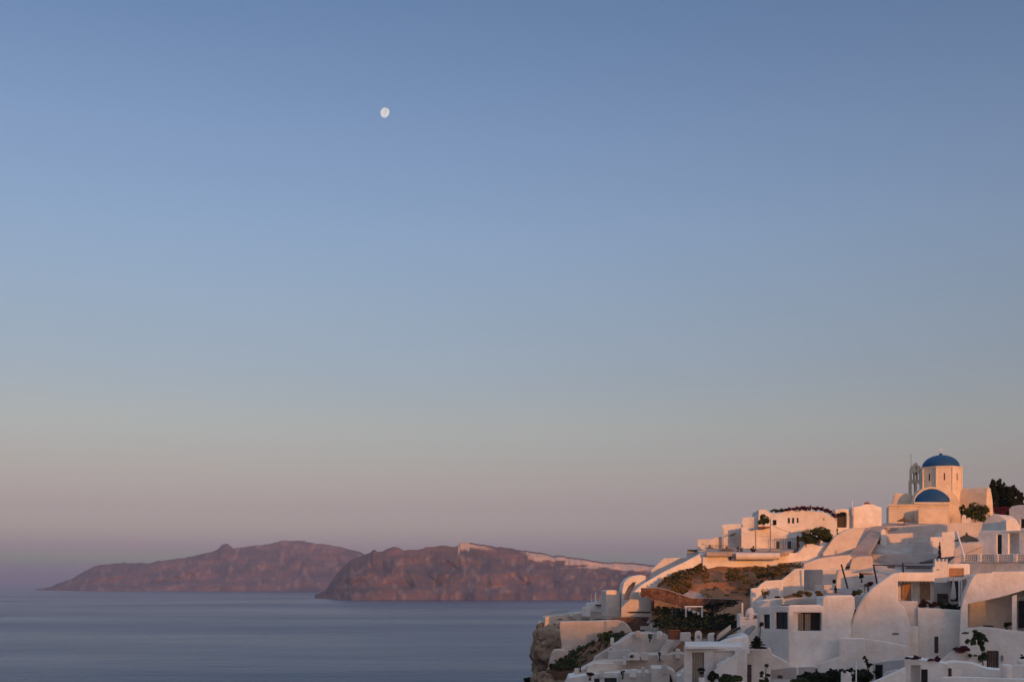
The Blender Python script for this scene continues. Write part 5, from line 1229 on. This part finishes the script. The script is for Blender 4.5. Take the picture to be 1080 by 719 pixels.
# ================================================================== small things that break up the walls
def rail(pts, D, label, h=8.5, yaw=0, step=2.2, mat='grey_metal', cat='railing'):
    P = Plane(sum(p[0] for p in pts) / len(pts), D, yaw); bm = bmesh.new()
    for (x0, y0), (x1, y1) in zip(pts, pts[1:]):
        a, z = P.st(x0, y0 - h); b_, z2 = P.st(x1, y1 - h)
        tube(bm, P.w(a, z), P.w(b_, z2), .035, .035, 5)
        n = max(1, int(abs(x1 - x0) / step))
        for i in range(n + 1):
            x = x0 + (x1 - x0) * i / n; y = y0 + (y1 - y0) * i / n
            tube(bm, P.p(x, y), P.p(x, y - h), .02, .02, 4)
    tag(put('railing', bm, M[mat]), label, cat)
rail([(745, 582), (772, 582)], 136.8, 'thin railing along the left half of the hotel terrace', 7)
rail([(574, 650), (600, 647.8)], 150.4, 'thin railing at the outer end of the cream terrace wall', 4.5)
def wire(a, b_, sag, label):
    bm = bmesh.new(); A, B = at(*a), at(*b_); p = A
    for i in range(1, 11):
        t = i / 10; q = A.lerp(B, t) - Vector((0, 0, sag * 4 * t * (1 - t))); tube(bm, p, q, .022, .022, 4, False); p = q
    tag(put('cable', bm, M['frame_dark']), label, 'cable')
wire((952.6, 593.6, 118), (1036, 576, 121), .6, 'thin cable sagging from the pergola beam towards the shaded house')
wire((812.5, 552, 137.5), (845.5, 562, 140), .35, 'thin cable between the tallest lamp post and the white gatepost')



def steps(x0, y0, x1, y1, n, D0, D1, w_, label, mat=W):
    bm = bmesh.new()
    for i in range(n):
        t = i / n; x = x0 + (x1 - x0) * t; y = y0 + (y1 - y0) * t; D = D0 + (D1 - D0) * t
        c = at(x, y, D); r = w_ * D / F / 2; dd = abs(D1 - D0) / n + .05
        vs = [bm.verts.new(c + Vector((sx * r, sy, sz))) for sz in (-.6, 0) for (sx, sy) in ((-1, 0), (1, 0), (1, dd), (-1, dd))]
        for f_ in ((0,1,2,3), (7,6,5,4), (0,1,5,4), (1,2,6,5), (2,3,7,6), (3,0,4,7)): bm.faces.new([vs[k] for k in f_])
    tag(put('steps', bm, mat), label, 'steps')
steps(897, 592, 926, 556, 20, 133.5, 151, 9, 'long flight of shallow steps climbing the shaded lane', M['paving'])
steps(760, 700, 783, 684, 9, 94.2, 97, 8, 'small flight of steps behind the diagonal stair wall')
steps(697, 690, 708, 671, 9, 118.8, 123, 7, 'narrow steps crossing the pale rooftops', OLD)
smallblock([(930,735),(931,712),(935,708),(947,705),(950,735)], 94.5, 'shadowed low white wall between the stair parapet and the lean-to', mat=GR, L=.4)
# rooftops: chimneys, kerbs and humps between the cliff garden and the tan door house
spots = [(648, 687.5, 122.5, 5, 4.5, CR, 'small cream chimney on the grey roof plate'), (659, 697, 118.8, 3.2, 5, W, 'slim white chimney on the middle rooftops'),
 (680, 692, 118.7, 8, 4, OLD, 'flat pale box on the cream rooftops, right of the arched skylight'), (695, 669.5, 122, 5, 4.2, W, 'white cube on the upper pale rooftop'), (672, 668, 122.6, 4, 3.2, CR, 'little cream block at the upper left rooftop edge'),
 (715, 690, 118.6, 5, 6, W, 'white chimney near the left edge of the tan door house'), (700, 706, 110.2, 5, 5, OLD, 'pale block on top of the narrow cream house'), (667, 710, 112.6, 7, 4.4, W, 'white block on the plain box-shaped house, left'),
 (679, 710, 112.4, 3, 6.5, CR, 'slim cream chimney on the plain box-shaped house'), (634, 710, 116, 4, 4.5, W, 'white chimney on the bluish low roof'), (609, 709, 119.2, 6, 4.5, CR, 'cream block at the left end of the cream rooftops'),
 (645, 676, 123, 3, 4, OLD, 'tiny pale chimney near the rounded bush')]
for x, y, D, w_, h_, mt, lb in spots:
    P = Plane(x, D, random.Random(int(x)).uniform(-15, 15))
    tag(put('rooftop_box', solid(P, [(x - w_ / 2, y + 4), (x - w_ / 2 + .2, y - h_ + .6), (x - w_ / 2 + .8, y - h_), (x + w_ / 2 - .7, y - h_ + .1), (x + w_ / 2, y - h_ + .9), (x + w_ / 2, y + 4)], .7), mt, bevel=.05), lb, 'roof block')
for i, (x, y, D, lb) in enumerate([(686, 671, 121, 'dark potted plant on the upper pale rooftop'), (657, 709.5, 112.4, 'dark potted plant at the left corner of the box-shaped house'), (612, 702, 119, 'small dry bush beside the cream rooftops'), (731, 673, 104, 'dark plant between the white box and the chimney hood'), (696, 690, 118.4, 'small green bush at the foot of the narrow steps')]):
    shrub('potted_plant', lb, 'plant', x, y + 2, D, 5, 5, ['dark_leaf', 'leaf', 'dry', 'dark_leaf', 'leaf'][i], 120, .09, 5, 200 + i)
# low parapets round the flat roofs
for pts, D, y_, lb in (([(832.5,641),(833,637.4),(867,637.2),(867.6,641)], 104.2, 9, 'low white roof kerb above the picture window'), ([(870,632),(870.3,627.6),(899,627.2),(899.6,632)], 104.3, 9, 'low white roof kerb on the higher part of the corner house'),
    ([(1046,606),(1046,602.6),(1100,601.8),(1100,606)], 103, 4, 'low kerb along the rounded house roof')):
    tag(put('kerb', solid(Plane((pts[0][0] + pts[-1][0]) / 2, D, y_), pts, .3), W, bevel=.04), lb, 'kerb')
